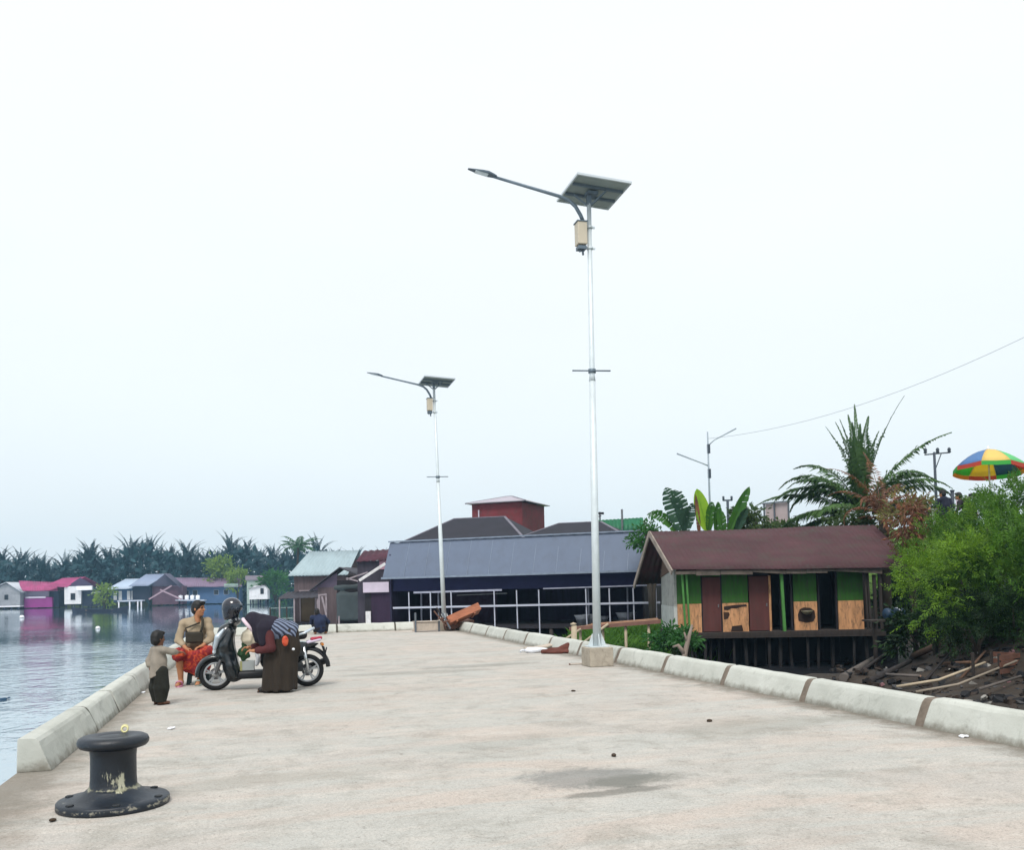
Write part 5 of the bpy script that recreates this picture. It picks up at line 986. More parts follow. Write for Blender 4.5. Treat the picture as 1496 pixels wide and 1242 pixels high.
b = MB(); b.tube([(.09, .06, .8), (.12, .085, .9), (.12, .13, 1.0), (.09, .22, 1.055)], [.02]*4, 6); b.tube([(-.1, .06, .8), (-.13, .1, .88), (.0, .1, .93), (.08, .11, .96)], [.014]*4, 6); b.obj('strap', M('olive_bag', '2f2b22', .85), bg_)
for (x, y, nm, c_, tx) in ((-.215, -.075, 'sandal', 'c98aa4', -.235), (.06, -.05, 'sandal', '8f9a93', .05)):
    b = MB(); n = 14; b.prism([(x+.05*math.cos(a)*(1 if math.sin(a) > 0 else 1.1), y+.135*math.sin(a)) for a in [i*2*math.pi/n for i in range(n)]], (0, 0, .0), (1, 0, 0), (0, 1, 0), (0, 0, .022)); sl_ = b.obj('sandal', M('sandal_'+c_, c_, .7), man)
    MB().tube([(x-.05, y+.0, .02), (x-.035, y-.02, .075), (x, y-.05, .085), (x+.035, y-.02, .075), (x+.05, y, .02)], .014, 6).obj('strap', M('sandal_'+c_, c_, .7), sl_)
st = thing('plastic_stool', 'low dark teal plastic stool under the man in the red sarong', 'stool', (bp_.x+.05, bp_.y+.28, 0)); TEAL = M('dark_teal_plastic', '1d3336', .5, .1)
b = MB(); b.box((0, 0, .29), (.3, .3, .03)); b.obj('seat', TEAL, st, bevel=.01)
for i in (-1, 1):
    for j in (-1, 1): MB().bar((i*.15, j*.15, 0), (i*.12, j*.12, .275), .055).obj('leg', TEAL, st)
for r_ in (Matrix.Identity(3), Matrix.Rotation(math.pi/2, 3, 'Z')):
    MB().box(r_ @ Vector((0, -.137, .2)), (.23, .012, .13), r_).obj('skirt', TEAL, st); MB().box(r_ @ Vector((0, .137, .2)), (.23, .012, .13), r_).obj('skirt', TEAL, st)

# --- toddler seen from behind
bp_ = G(234, 1030); ch = thing('person', 'small child in a loose grey shirt and dark trousers standing with one arm out', 'person', (bp_.x, bp_.y, 0))
s = SDF((-.25, -.3, -.01), (.36, .3, .98), .007); hc = (-.02, .0, .855); fn, A = head(s, hc, (.8, .6, -.03), k=.83)
s.cone((-.025, 0, .74), (-.025, 0, .8), .036, .036, .02); s.chain([(-.01, 0, .42), (-.01, 0, .58), (-.02, 0, .7)], [.07, .065, .052], .03); s.cone((.03, -.05, .695), (-.065, .05, .695), .028, .028, .03)
s.chain([(.05, -.065, .695), (.155, -.06, .675), (.235, .0, .665)], [.027, .025, .02], .015); hand(s, (.235, .0, .665), (.95, .3, -.1), (0, 0, -1), 1, .3, .62)
s.chain([(-.075, .06, .695), (-.125, .05, .57), (-.115, .02, .46)], [.027, .025, .02], .015); hand(s, (-.115, .02, .46), (.1, -.1, -1), (1, .2, 0), 1, .45, .62)
for q in (-1, 1):
    hx, hy = -.01+.045*q*.6, -.045*q; s.chain([(hx, hy, .42), (hx+.015, hy-.005, .23), (hx+.0, hy, .06)], [.06, .045, .03], .02); s.chain([(hx-.02, hy, .03), (hx+.03, hy+.02, .03), (hx+.085, hy+.055, .022)], [.026, .028, .02], .015)
    for j in range(5): s.cone((hx+.08+.006*j*.5, hy+.065-.011*j, .018), (hx+.1, hy+.075-.011*j, .016), .008, .007, .003)
s.obj('body', [SKIN2, EYE, LIP], ch, matfn=fn)
s = SDF((-.2, -.2, .72), (.2, .2, .98), .007); hair(s, hc, A, .83, 1.05); s.obj('hair', HAIR, ch)
s = SDF((-.3, -.3, .28), (.3, .3, .8), .008); s.chain([(-.02, 0, .70), (-.015, 0, .56), (-.02, -.01, .34)], [.078, .098, .115], .03); s.cone((.045, -.06, .7), (-.08, .06, .7), .048, .048, .03); s.chain([(.06, -.075, .7), (.155, -.06, .675), (.2, -.03, .67)], [.05, .046, .044], .015); s.chain([(-.085, .07, .7), (-.13, .05, .57), (-.125, .03, .52)], [.05, .046, .044], .015)
s.half((-.06, 0, .37), (.45, -.0, -1)); s.wrinkle(.010, 30, 4, (1, 1, .5)); s.obj('shirt', M('grey_beige_shirt', '857d72', .9, .16, 6, bump=.5, bscale=16), ch)
s = SDF((-.22, -.22, .02), (.22, .22, .56), .008); s.ell((-.01, 0, .42), (.115, .1, .1), None, .03)
for q in (-1, 1): hx, hy = -.01+.045*q*.6, -.045*q; s.chain([(hx, hy, .42), (hx+.01*q, hy-.005, .22), (hx, hy, .055)], [.09, .088, .07], .02)
s.half((0, 0, .035), (0, 0, -1)); s.wrinkle(.007, 26, 9, (1, 1, .5)); s.obj('trousers', M('dark_olive_trousers', '1e1f19', .95, .25, 5, bump=.5, bscale=14), ch)
for q in (-1, 1):
    hx, hy = -.01+.045*q*.6, -.045*q; b = MB(); n = 12; f_ = unit((.8, .6, 0)); l_ = V3(-f_[1], f_[0], 0); b.prism([(.085*math.cos(i*2*math.pi/n)+.03, .032*math.sin(i*2*math.pi/n)) for i in range(n)], (hx, hy, 0), f_, l_, (0, 0, .012)); b.obj('sandal', M('brown_sandal', '33231b', .8), ch)

# --- woman bending over the scooter
bp_ = G(418, 1011); wo_ = thing('person', 'woman in dark hijab and long brown skirt bending over the parked scooter', 'person', (bp_.x, bp_.y, 0))
s = SDF((-.7, -.35, -.01), (.3, .4, 1.22), .0085); hc = (-.435, .07, .985); fwd = (-.86, .05, -.5); fn, A = head(s, hc, fwd, (-.5, 0, .86))
s.chain([(.03, .0, .82), (-.1, .03, .86), (-.22, .06, .9)], [.11, .105, .1], .05); s.cone((-.24, .06, .91), (-.37, .07, .95), .055, .05, .03); s.cone((-.24, -.07, .89), (-.2, .2, .9), .055, .055, .04)
s.chain([(-.24, -.1, .88), (-.2, -.16, .635), (-.42, -.1, .60)], [.048, .04, .027], .02); hand(s, (-.42, -.1, .60), (-1, .1, .05), (0, .2, -1), -1, .45, .95)
s.chain([(-.2, .2, .89), (-.3, .24, .65), (-.48, .2, .63)], [.048, .04, .027], .02); hand(s, (-.48, .2, .63), (-1, -.1, .05), (0, -.2, -1), 1, .45, .95)
for hp, kn, an in (((.04, -.05, .76), (-.03, -.05, .43), (.0, -.06, .08)), ((.02, .06, .76), (-.13, .05, .43), (-.2, .05, .08))):
    s.chain([hp, kn, an], [.075, .055, .036], .03); s.chain([(an[0]+.04, an[1], .045), an, (an[0]-.15, an[1], .03)], [.034, .04, .028], .02)
    for j in range(5): s.cone((an[0]-.14, an[1]-.022+.011*j, .028), (an[0]-.18+.006*j, an[1]-.024+.012*j, .026), .010, .008, .004)
s.obj('body', [SKIN, EYE, LIP], wo_, matfn=fn)
s = SDF((-.62, -.42, .02), (.36, .42, 1.0), .011); s.chain([(.04, 0, .82), (.04, .0, .62), (-.03, 0, .32), (-.06, 0, .04)], [.155, .165, .18, .21], .05); s.chain([(-.05, .02, .8), (-.14, .03, .45), (-.17, .02, .04)], [.13, .15, .17], .05); s.half((0, 0, .035), (0, 0, -1)); s.half((0, 0, .955), (.3, 0, 1))
w_, P = s._win(s.lo, s.lo+s.n*s.res); ang_ = np.arctan2(P[..., 1], P[..., 0]+.05); s.d = s.d+(.014*np.sin(ang_*7+P[..., 2]*2+np.sin(ang_*3)*1.5)*np.clip(1-P[..., 2], 0, 1)).astype(np.float32); s.wrinkle(.014, 12, 4, (1, 1, .35)); s.obj('skirt', M('dark_brown_skirt', '2b241d', .95, .3, 4, bump=.5, bscale=9, stretch=(2.5, 2.5, .35)), wo_)
k = NT('striped_blouse'); v = k.coord('Object'); wv = k.new('TexWave', Scale=7.5, Distortion=2.2); wv.bands_direction = 'DIAGONAL'; k.link(v, wv.inputs['Vector']); k.color(k.ramp(wv.outputs['Fac'], [(.4, lin('232839')), (.62, lin('6f7a90'))])); k.b.inputs['Roughness'].default_value = .9
s = SDF((-.5, -.35, .5), (.25, .42, 1.1), .01); s.chain([(.06, .0, .84), (-.1, .03, .87), (-.22, .06, .9)], [.155, .16, .145], .05); s.cone((-.22, -.07, .89), (-.19, .2, .9), .09, .085, .04); s.half((.14, 0, .8), (1, 0, -.35)); s.wrinkle(.010, 24, 2); s.obj('blouse', k.m, wo_)
RED = M('rust_sleeve', '4a2022', .85, .15, 5)
for pts in ([(-.24, -.1, .88), (-.2, -.165, .635), (-.38, -.11, .605)], [(-.2, .2, .89), (-.3, .245, .65), (-.44, .21, .635)]):
    s = SDF((-.6, -.32, .5), (.0, .4, 1.02), .009); s.chain(pts, [.07, .062, .05], .02); s.wrinkle(.004, 30, 3); s.obj('sleeve', RED, wo_)
s = SDF((-.68, -.25, .6), (.1, .35, 1.25), .0095); A_ = A; P_ = lambda l, f, u: np.array(hc)+A_ @ V3(l, f, u)
s.ell(P_(0, -.02, .015), (.105, .125, .135), A_, .03); s.chain([P_(0, -.04, -.04), (-.3, .06, .93), (-.2, .06, .93)], [.115, .16, .15], .06); s.chain([(-.28, -.06, .9), (-.3, -.09, .72)], [.12, .07], .05); s.chain([(-.28, .16, .9), (-.33, .17, .74)], [.11, .07], .05); s.cone((-.36, .06, .88), (-.36, .06, .76), .11, .07, .05)
s.ell(P_(0, .13, -.03), (.07, .085, .1), A_, 0, 'cut'); s.wrinkle(.012, 24, 7, (1, 1, .6)); s.obj('hijab', M('dark_plum_hijab', '1c1826', .9, .25, 4, bump=.4, bscale=12, stretch=(1, 1, .5)), wo_)
b = MB(); ring = [P_(.092*math.sin(t), .075+.02*math.cos(t), .0+.118*math.cos(t)) for t in [i*2*math.pi/20 for i in range(21)]]; b.tube([Vector(p) for p in ring], .026, 8, False); b.obj('inner_cap_band', M('pale_pink_cloth', 'd3bfc9', .85, .06), wo_)
s = SDF((-.2, -.38, .6), (.2, -.1, .9), .008); s.ell((-.01, -.222, .73), (.045, .028, .075), None, 0); s.wrinkle(.004, 30, 6); pc = s.obj('waist_pouch', M('red_orange_pouch', 'a8281c', .6, .2, 14, col2='c8643a'), wo_)
b = MB(); b.ell = None; b.lathe([(0, -.02), (.018, -.012), (.022, 0), (.018, .012), (0, .02)], 10, (.1, -.225, .61)); b.obj('white_tag', M('white_tag', 'cfd4d8', .5), wo_)
for ax_, ay_ in ((0, -.06), (-.2, .05)):
    b = MB(); n = 14; b.prism([(ax_-.07+.125*math.cos(i*2*math.pi/n), ay_+.045*math.sin(i*2*math.pi/n)) for i in range(n)], (0, 0, 0), (1, 0, 0), (0, 1, 0), (0, 0, .02)); sh_ = b.obj('shoe', M('dark_shoe', '231e1c', .7), wo_); s = SDF((ax_-.25, ay_-.1, .0), (ax_+.1, ay_+.1, .12), .008); s.chain([(ax_+.04, ay_, .05), (ax_-.03, ay_, .055), (ax_-.15, ay_, .035)], [.045, .05, .04], .02); s.half((0, 0, .018), (0, 0, -1)); s.ell((ax_, ay_, .12), (.06, .05, .06), None, 0, 'cut'); s.obj('upper', M('dark_shoe', '231e1c', .7), sh_)

# --- person squatting at the far end
NAVY = M('navy_clothes', '1d2742', .9, .15, 4); DRKT = M('black_trousers', '1b1a20', .95, .15, 4)
bp_ = DY(468, 920, 29.9); sq = thing('person', 'person in navy clothes squatting with back turned at the far end kerb', 'person', (bp_.x, 29.9, 0))
def small_person(t, hc, fwd, torso, arms, legs, top, hairm=HAIR, k=1.0, res=.012):
    lo = np.min([np.array(hc)-.3]+[np.array(p)-.3 for a in arms+legs for p in a], 0); hi = np.max([np.array(hc)+.3]+[np.array(p)+.3 for a in arms+legs for p in a], 0); lo[2] = max(lo[2], -.02) if legs and min(p[2] for a in legs for p in a) < .3 else lo[2]
    s = SDF(lo, hi, .0095); fn, A = head(s, hc, fwd); s.cone(torso[-1], np.array(hc)-V3(0, 0, .07), .055, .05, .03); s.chain(torso, [.13]*(len(torso)-1)+[.1], .05)
    for i, a in enumerate(arms): s.cone(torso[-1], a[0], .06, .05, .03); s.chain(a, [.048, .04, .028], .02); d_ = np.array(a[-1])-np.array(a[-2]); hand(s, a[-1], d_, (0, .3, -1), 1-2*i, .4)
    for l in legs: s.chain(l, [.085, .058, .036], .03); e_ = np.array(l[-1]); s.chain([e_+V3(0, 0, -.03), e_+unit((fwd[0], fwd[1], 0))*.16+V3(0, 0, -.05)], [.04, .026], .02)
    s.obj('body', [SKIN, EYE, LIP], t, matfn=fn); s = SDF(np.array(hc)-.2, np.array(hc)+.2, .01); hair(s, hc, A, 1.0, 1.05); s.obj('hair', hairm, t)
    s = SDF(lo, hi, res); s.chain(torso, [.17]*(len(torso)-1)+[.13], .05)
    for a in arms: s.cone(torso[-1], a[0], .085, .075, .03); s.chain([a[0], a[1], (np.array(a[1])*.3+np.array(a[2])*.7)], [.072, .06, .048], .02)
    s.wrinkle(.007, 18, 3); s.obj('shirt', top, t)
    if legs:
        s = SDF(lo, hi, res); s.ell(torso[0], (.18, .17, .13), None, .04)
        for l in legs: s.chain([l[0], l[1], np.array(l[1])*.12+np.array(l[2])*.88], [.115, .09, .07], .03)
        s.wrinkle(.006, 18, 5); s.obj('trousers', DRKT, t)
small_person(sq, (-.1, .03, .70), (-.15, 1, -.1), [(0, -.02, .2), (-.02, -.02, .4), (-.06, .02, .55)], [[(-.24, .04, .53), (-.26, .2, .36), (-.12, .32, .32)], [(.12, .04, .53), (.26, .12, .38), (.22, .3, .3)]], [[(-.1, .0, .19), (-.18, .32, .36), (-.14, .16, .08)], [(.1, .0, .19), (.2, .3, .34), (.18, .14, .08)]], NAVY)
bp_ = D(1380, 757, 30); p1_ = thing('person', 'person in dark clothes seated on the embankment reaching towards the small table', 'person', (bp_.x, bp_.y, bp_.z), -YAW-.2)
small_person(p1_, (-.04, 0, .80), (-.8, .6, -.05), [(.02, 0, .08), (.03, 0, .35), (.0, 0, .60)], [[(-.16, -.05, .58), (-.3, -.1, .4), (-.42, -.05, .34)], [(.17, .04, .58), (.26, -.05, .34), (.12, -.15, .2)]], [[(-.08, 0, .08), (-.28, -.32, .12), (-.25, -.25, -.32)], [(.1, 0, .08), (.1, -.4, .12), (.08, -.3, -.32)]], M('black_navy_shirt', '191d2e', .9))
bp_ = D(1411, 757, 30.5); p2_ = thing('person', 'person in dark clothes leaning sideways on the embankment under the parasol edge', 'person', (bp_.x, bp_.y, bp_.z), -YAW-.2)
small_person(p2_, (-.2, 0, .74), (-.9, .3, -.1), [(.12, 0, .08), (.06, 0, .34), (-.06, 0, .56)], [[(-.2, -.08, .52), (-.26, -.2, .3), (-.36, -.2, .2)], [(.12, .06, .54), (.24, .02, .36), (.3, -.1, .16)]], [[(.05, 0, .08), (-.18, -.3, .14), (-.2, -.25, -.32)], [(.2, 0, .08), (.16, -.38, .12), (.14, -.3, -.32)]], M('black_brown_shirt', '251f26', .9))
for (nm, o_) in (('seat near table', p1_), ('second', p2_)):
    q = o_.location; b_ = thing('bench_box', 'low wooden box used as a seat by the person '+('at the small table' if o_ is p1_ else 'leaning under the parasol edge'), 'box seat', (q.x, q.y, q.z-.42), -YAW-.2); MB().box((.03, .05, .2), (.5, .4, .4)).obj('body', DARKWOOD, b_); MB().box((.03, .05, .42), (.54, .44, .03)).obj('lid', POLEW, b_)

# ------------------------------------------------------------------ parked scooter
fw, rw = G(316, 1009), G(449, 1003); mid = (fw+rw)/2; an_ = math.atan2((fw-rw).y, (fw-rw).x)
sc = thing('parked_scooter', 'dark teal step through scooter parked on its side stand with bags hanging', 'scooter', (mid.x, mid.y, 0), an_)
TP = M('scooter_paint', '0b151b', .28, .06, 3, coat=.6); BP = M('black_plastic', '14161a', .5, .1); SIL = M('silver_panel', 'b4bfc8', .3, .05, metal=.3, coat=.3); RUB = M('tyre_rubber', '17181a', .9, .15, 8, bump=.2); RIM = M('alloy_rim', 'a4a7aa', .35, .06, metal=.7); CHR = M('chrome', 'd5d9dc', .15, .03, metal=.9); TL = M('tail_lens', 'a3213c', .2, .1, coat=.5); HLG = M('clear_lens', 'cfdce4', .1, .03, coat=.6)
def wheel(x, steer=0):
    w_ = bpy.data.objects.new('wheel', None); COL.objects.link(w_); w_.parent = sc; w_.location = (x, 0, .238); w_.rotation_euler = (0, 0, steer); w_.empty_display_size = .1
    rt = Matrix.Rotation(math.pi/2, 3, 'X'); b = MB(); b.lathe([(.172, -.036), (.195, -.05), (.222, -.042), (.236, -.02), (.239, 0), (.236, .02), (.222, .042), (.195, .05), (.172, .036), (.172, -.036)], 48, rot=rt); b.obj('tyre', RUB, w_)
    b = MB(); b.lathe([(.150, -.03), (.174, -.038), (.178, -.03), (.168, 0), (.178, .03), (.174, .038), (.150, .03), (.148, 0), (.150, -.03)], 40, rot=rt); b.lathe([(0, -.05), (.04, -.05), (.045, -.03), (.045, .03), (.04, .05), (0, .05)], 18, rot=rt)
    for i in range(5):
        a = i*2*math.pi/5+.3
        for da in (-.13, .13): b.bar((.04*math.cos(a), .0, .04*math.sin(a)), (.154*math.cos(a+da), 0, .154*math.sin(a+da)), .022, .016, up=(0, 1, 0))
    b.obj('rim', RIM, w_); b = MB(); b.lathe([(.05, .03), (.085, .03), (.085, .036), (.05, .036), (.05, .03)], 28, rot=rt); b.obj('brake_disc', M('dull_steel', '77777a', .4, metal=.6), w_)
wheel(.652, .12); wheel(-.652)
# fenders
def arc_shell(cx, cz, r0, a0, a1, hw, th, crown=.02, n=16):
    b = MB(); pr = [(-hw, -.045), (-hw*.8, -.005), (0, crown), (hw*.8, -.005), (hw, -.045), (hw-th, -.045), (hw*.75, -.012), (0, crown-th), (-hw*.75, -.012), (-hw+th, -.045)]; vs = []; m_ = len(pr)
    for i in range(n+1):
        a = R(a0+(a1-a0)*i/n); vs += [(cx+(r0+h)*math.cos(a), y, cz+(r0+h)*math.sin(a)) for y, h in pr]
    return b.add(vs, [(i*m_+j, i*m_+(j+1) % m_, (i+1)*m_+(j+1) % m_, (i+1)*m_+j) for i in range(n) for j in range(m_)]+[tuple(range(m_)), tuple(n*m_+j for j in reversed(range(m_)))], True)
arc_shell(.652, .238, .275, -8, 150, .085, .012).obj('front_fender', TP, sc); arc_shell(-.66, .27, .31, 70, 178, .075, .01).obj('rear_fender', BP, sc)
b = MB(); b.prism([(-.93, .34), (-.955, .335), (-.905, .58), (-.86, .60)], (0, -.07, 0), (1, 0, 0), (0, 0, 1), (0, .14, 0)); b.obj('mudflap', BP, sc, bevel=.005)
b = MB(); b.box((-.925, 0, .52), (.012, .2, .1), Matrix.Rotation(R(-14), 3, 'Y')); b.obj('number_plate', BP, sc)
b = MB()
for y in (-.075, .075): b.tube([(.652, y, .238), (.56, y, .5), (.5, y*.8, .62)], [.02, .024, .024], 10)
b.obj('fork', M('dull_steel', '77777a', .4, metal=.6), sc)
# front apron with nose, legshield and handlebar cowl
s = SDF((.1, -.33, .1), (.8, .33, 1.12), .011)
s.chain([(.58, 0, .50), (.56, 0, .66), (.5, 0, .84), (.43, 0, .92)], [.10, .125, .11, .08], .05)
for y in (-1, 1): s.chain([(.52, y*.10, .48), (.5, y*.15, .66), (.43, y*.15, .84)], [.06, .08, .06], .05); s.chain([(.5, y*.14, .5), (.43, y*.17, .36), (.38, y*.15, .22)], [.06, .055, .05], .05)
s.box((.42, 0, .52), (.06, .17, .28), Matrix.Rotation(R(14), 3, 'Y'), .05, .06); s.obj('front_apron', TP, sc)
s = SDF((.2, -.3, .85), (.6, .3, 1.12), .009); s.ell((.39, 0, .985), (.1, .15, .065), np.array(Matrix.Rotation(R(18), 3, 'Y')), .03); s.cone((.39, -.12, 1.0), (.37, -.2, 1.005), .04, .03, .03); s.cone((.39, .12, 1.0), (.37, .2, 1.005), .04, .03, .03); s.obj('handlebar_cowl', TP, sc)
for y in (-1, 1):
    s = SDF((.4, -.3, .4), (.8, .3, 1.0), .009); s.chain([(.655, y*.12, .62), (.605, y*.165, .78), (.53, y*.16, .88)], [.028, .046, .022], .01); s.obj('headlight_trim', SIL, sc)
for y in (-1, 1):
    s = SDF((.4, -.3, .4), (.8, .3, 1.0), .009); s.chain([(.665, y*.07, .56), (.635, y*.11, .68)], [.028, .022], .01); s.obj('headlight', HLG, sc)
for y in (-1, 1):
    MB().tube([(.37, y*.18, 1.0), (.34, y*.33, 1.0)], .017, 10).obj('grip', BP, sc); MB().tube([(.41, y*.2, 1.0), (.43, y*.3, .995), (.4, y*.37, .99)], .009, 8).obj('brake_lever', CHR, sc)
    mr = MB().tube([(.39, y*.17, 1.01), (.40, y*.24, 1.16), (.38, y*.3, 1.2)], .008, 8).obj('mirror', BP, sc); s = SDF((.2, y*.32-.15, 1.1), (.55, y*.32+.15, 1.35), .008); s.ell((.37, y*.33, 1.22), (.018, .075, .05), None, 0); s.obj('mirror_head', BP, mr)
# floorboard, under body, seat and tail
s = SDF((-1.0, -.3, .08), (.6, .3, .95), .012); s.box((.17, 0, .215), (.32, .155, .06), rr=.05); s.chain([(.4, 0, .22), (.44, 0, .34)], [.11, .12], .06); s.obj('floorboard', BP, sc)
s = SDF((-1.0, -.3, .2), (.2, .3, .95), .012); s.chain([(-.1, 0, .4), (-.12, 0, .62)], [.13, .14], .05); s.chain([(-.15, 0, .6), (-.45, 0, .62), (-.72, 0, .68), (-.83, 0, .7)], [.15, .165, .10, .05], .05); s.box((-.35, 0, .52), (.3, .155, .11), Matrix.Rotation(R(6), 3, 'Y'), .07, .06); s.half((0, 0, .735), (-.12, 0, 1)); s.obj('rear_body', TP, sc)
s = SDF((-.85, -.25, .6), (.15, .25, .95), .011); s.chain([(.0, 0, .715), (-.3, 0, .735), (-.6, 0, .765)], [.06, .06, .055], .04); s.box((-.3, 0, .735), (.34, .125, .05), Matrix.Rotation(R(4), 3, 'Y'), .045, .03); s.obj('seat', M('seat_vinyl', '17171b', .6, .1), sc)
b = MB(); b.tube([(-.5, -.13, .76), (-.62, -.14, .80), (-.73, -.09, .85), (-.75, 0, .86), (-.73, .09, .85), (-.62, .14, .80), (-.5, .13, .76)], .018, 10); b.obj('grab_rail', SIL, sc)
for y in (-1, 1):
    s = SDF((-1, -.2, .5), (-.5, .2, .85), .008); s.chain([(-.66, y*.1, .655), (-.84, y*.045, .69)], [.024, .02], .01); s.obj('tail_trim', M('pale_lens', 'c7bcd0', .2, .05, coat=.4), sc)
s = SDF((-1, -.2, .5), (-.5, .2, .85), .008); s.chain([(-.72, -.075, .70), (-.85, -.03, .715), (-.85, .03, .715), (-.72, .075, .70)], [.024]*4, .01); s.obj('tail_light', TL, sc)
for y in (-.09, .09): MB().tube([(-.86, y, .62), (-.88, y*1.7, .62)], .018, 8).obj('turn_signal', M('amber_lens', 'b5702a', .3), sc)
b = MB(); b.box((-.38, .1, .3), (.42, .1, .13)); b.lathe([(0, -.04), (.075, -.04), (.08, 0), (.06, .03), (0, .03)], 20, (-.24, .17, .3), Matrix.Rotation(math.pi/2, 3, 'X')); b.obj('engine', M('engine_grey', '3a3d40', .6, metal=.3), sc, bevel=.02)
b = MB(); b.tube([(-.3, -.13, .24), (-.6, -.14, .27), (-.72, -.14, .29), (-.92, -.14, .36)], [.02, .045, .055, .05], 12); b.obj('exhaust', BP, sc)
b = MB(); b.tube([(-.66, .12, .24), (-.6, .13, .6)], .025, 10); b.obj('shock_absorber', CHR, sc)
b = MB(); b.tube([(-.02, .12, .2), (-.06, .22, .03), (-.12, .25, .012)], .012, 8); b.box((-.13, .255, .008), (.06, .05, .014)); b.obj('side_stand', CHR, sc)
# the helmet on the mirror, bags and a box on the footboard
X = sc.matrix_basis
hp = X @ Vector((.40, .30, 1.205)); t = thing('motorcycle_helmet', 'dark blue open helmet hung on the scooter mirror', 'helmet', hp, an_+R(150))
s = SDF((-.2, -.2, -.2), (.22, .2, .2), .008); s.ell((0, 0, .015), (.145, .122, .13)); s.cone((-.02, 0, -.06), (-.02, 0, -.1), .118, .112, .03); s.ell((.15, 0, -.08), (.1, .085, .085), None, 0, 'cut'); s.ell((-.01, 0, -.14), (.1, .085, .1), None, 0, 'cut'); s.obj('shell', M('navy_helmet', '0c1120', .2, .06, coat=.8), t)
s = SDF((-.2, -.2, -.2), (.22, .2, .2), .007); s.ell((0, 0, .012), (.156, .13, .136)); s.half((.06, 0, .0), (-1, 0, 0)); s.half((0, 0, .055), (0, 0, 1)); s.half((0, 0, -.045), (0, 0, -1)); s.ell((0, 0, .012), (.148, .126, .13), None, 0, 'cut'); s.obj('visor', M('smoke_visor', '26303e', .12, .05, coat=.8), t)
b = MB(); b.tube([(.02, -.115, -.09), (.06, -.05, -.2), (.06, .05, -.2), (.02, .115, -.09)], .008, 6); b.obj('chin_strap', BP, t)
def bag(name, label, p, r_, mat, seed, cat='bag', hook=None):
    o = X @ Vector(p); t = thing(name, label, cat, (o.x, o.y, o.z)); s = SDF((-r_[0]*1.8, -r_[1]*1.8, -r_[2]*1.5), (r_[0]*1.8, r_[1]*1.8, r_[2]*2), .009); s.ell((0, 0, 0), r_, None, .0); s.chain([(0, 0, r_[2]*.5), (.01, 0, r_[2]*1.25), (.03, 0, r_[2]*1.6)], [r_[0]*.5, r_[0]*.22, .012], .04); s.wrinkle(.017, 34, seed); s.obj('sack', mat, t)
    MB().tube([(.02, -.01, r_[2]*1.3), (.03, -.015, r_[2]*1.75), (.04, .0, r_[2]*1.85), (.04, .02, r_[2]*1.3)], .007, 6).obj('handle', mat, t); return t
bag('plastic_bag', 'crumpled cream white plastic bag hanging behind the scooter legshield', (.16, .1, .75), (.14, .09, .125), M('cream_plastic', 'c9bfa9', .5, .08, 8), 1); bag('plastic_bag', 'dark green bag hanging below the cream plastic bag', (.25, .1, .53), (.085, .07, .1), M('green_bag', '28482a', .6, .2, 8), 2); bag('plastic_bag', 'thin white plastic bag hanging nearest the woman\'s hands', (.055, .13, .44), (.035, .03, .1), M('white_plastic', 'cdd0d6', .5, .06, 8), 3)
o = X @ Vector((.205, .05, .277)); t = thing('carton', 'small grey white carton standing on the scooter footboard', 'carton', o, an_); MB().box((0, 0, .07), (.2, .14, .14)).obj('box', M('grey_carton', '9da3a3', .7, .06), t, bevel=.006); b = MB(); b.box((0, 0, .1425), (.03, .142, .003)); b.box((.085, .0725, .07), (.03, .003, .138)); b.obj('tape', M('olive_tape', '9a9a6a', .5), t)

# ------------------------------------------------------------------ debris on the quay
ORW = M('orange_board', '9c6248', .85, .25, 3, dirt=.3, stretch=(1, 4, 4)); BRB = M('brown_broken_board', '6a4c40', .9, .3, 3, dirt=.4); PGB = M('pale_grey_board', 'b3a79a', .9, .15, 3, dirt=.2)
def at(px, py, dz=0, y=None): q = G(px, py) if y is None else DY(px, py, y); return q
def plank(name, label, p, size, eul, mat, extra=None, group='broken timber around the farther lamp'):
    t = thing(name, label, 'timber', p, 0, group); rot = Euler([R(a) for a in eul]).to_matrix(); b = MB(); b.box((0, 0, 0), size, rot); b.obj('board', mat, t, bevel=.006)
    b = MB(); b.box(rot @ Vector((size[0]*.28, 0, -size[2]/2-.02)), (.06, size[1]*.96, .04), rot); b.box(rot @ Vector((-size[0]*.28, 0, -size[2]/2-.02)), (.06, size[1]*.96, .04), rot); b.obj('batten', mat, t); return t
q = DY(676, 899, 29.2); plank('broken_timber', 'large orange brown panel tilted up over the timber pile', q, (1.15, .5, .24), (-22, -21, 8), ORW)
q = DY(668, 912, 29.6); plank('broken_timber', 'dark broken boards lying under the tilted orange panel', q, (.95, .6, .16), (5, -8, 14), BRB); q = DY(690, 915, 29.3); plank('broken_timber', 'short grey brown board at the foot of the last kerb block', q, (.45, .4, .1), (0, -4, -20), BRB)
for i, (x0, y0, x1, y1) in enumerate(((638, 888, 655, 921), (634, 893, 652, 915), (646, 896, 658, 919))):
    a, c_ = DY(x0, y0, 29.15-.1*i), DY(x1, y1, 28.95-.1*i); t = thing('broken_timber', ['long grey slat leaning against the farther lamp pedestal', 'brown slat crossing the leaning grey slat', 'shortest slat leaning beside the orange panel'][i], 'timber', c_, 0, 'broken timber around the farther lamp'); MB().bar((0, 0, .0), a-c_, .06, .03).obj('board', [POLEW, BRB, M('grey_steel', '596068', .6)][i], t); MB().bar((a-c_)*.45+Vector((-.1, -.03, 0)), (a-c_)*.5+Vector((.12, -.03, .02)), .04).obj('batten', BRB, t)
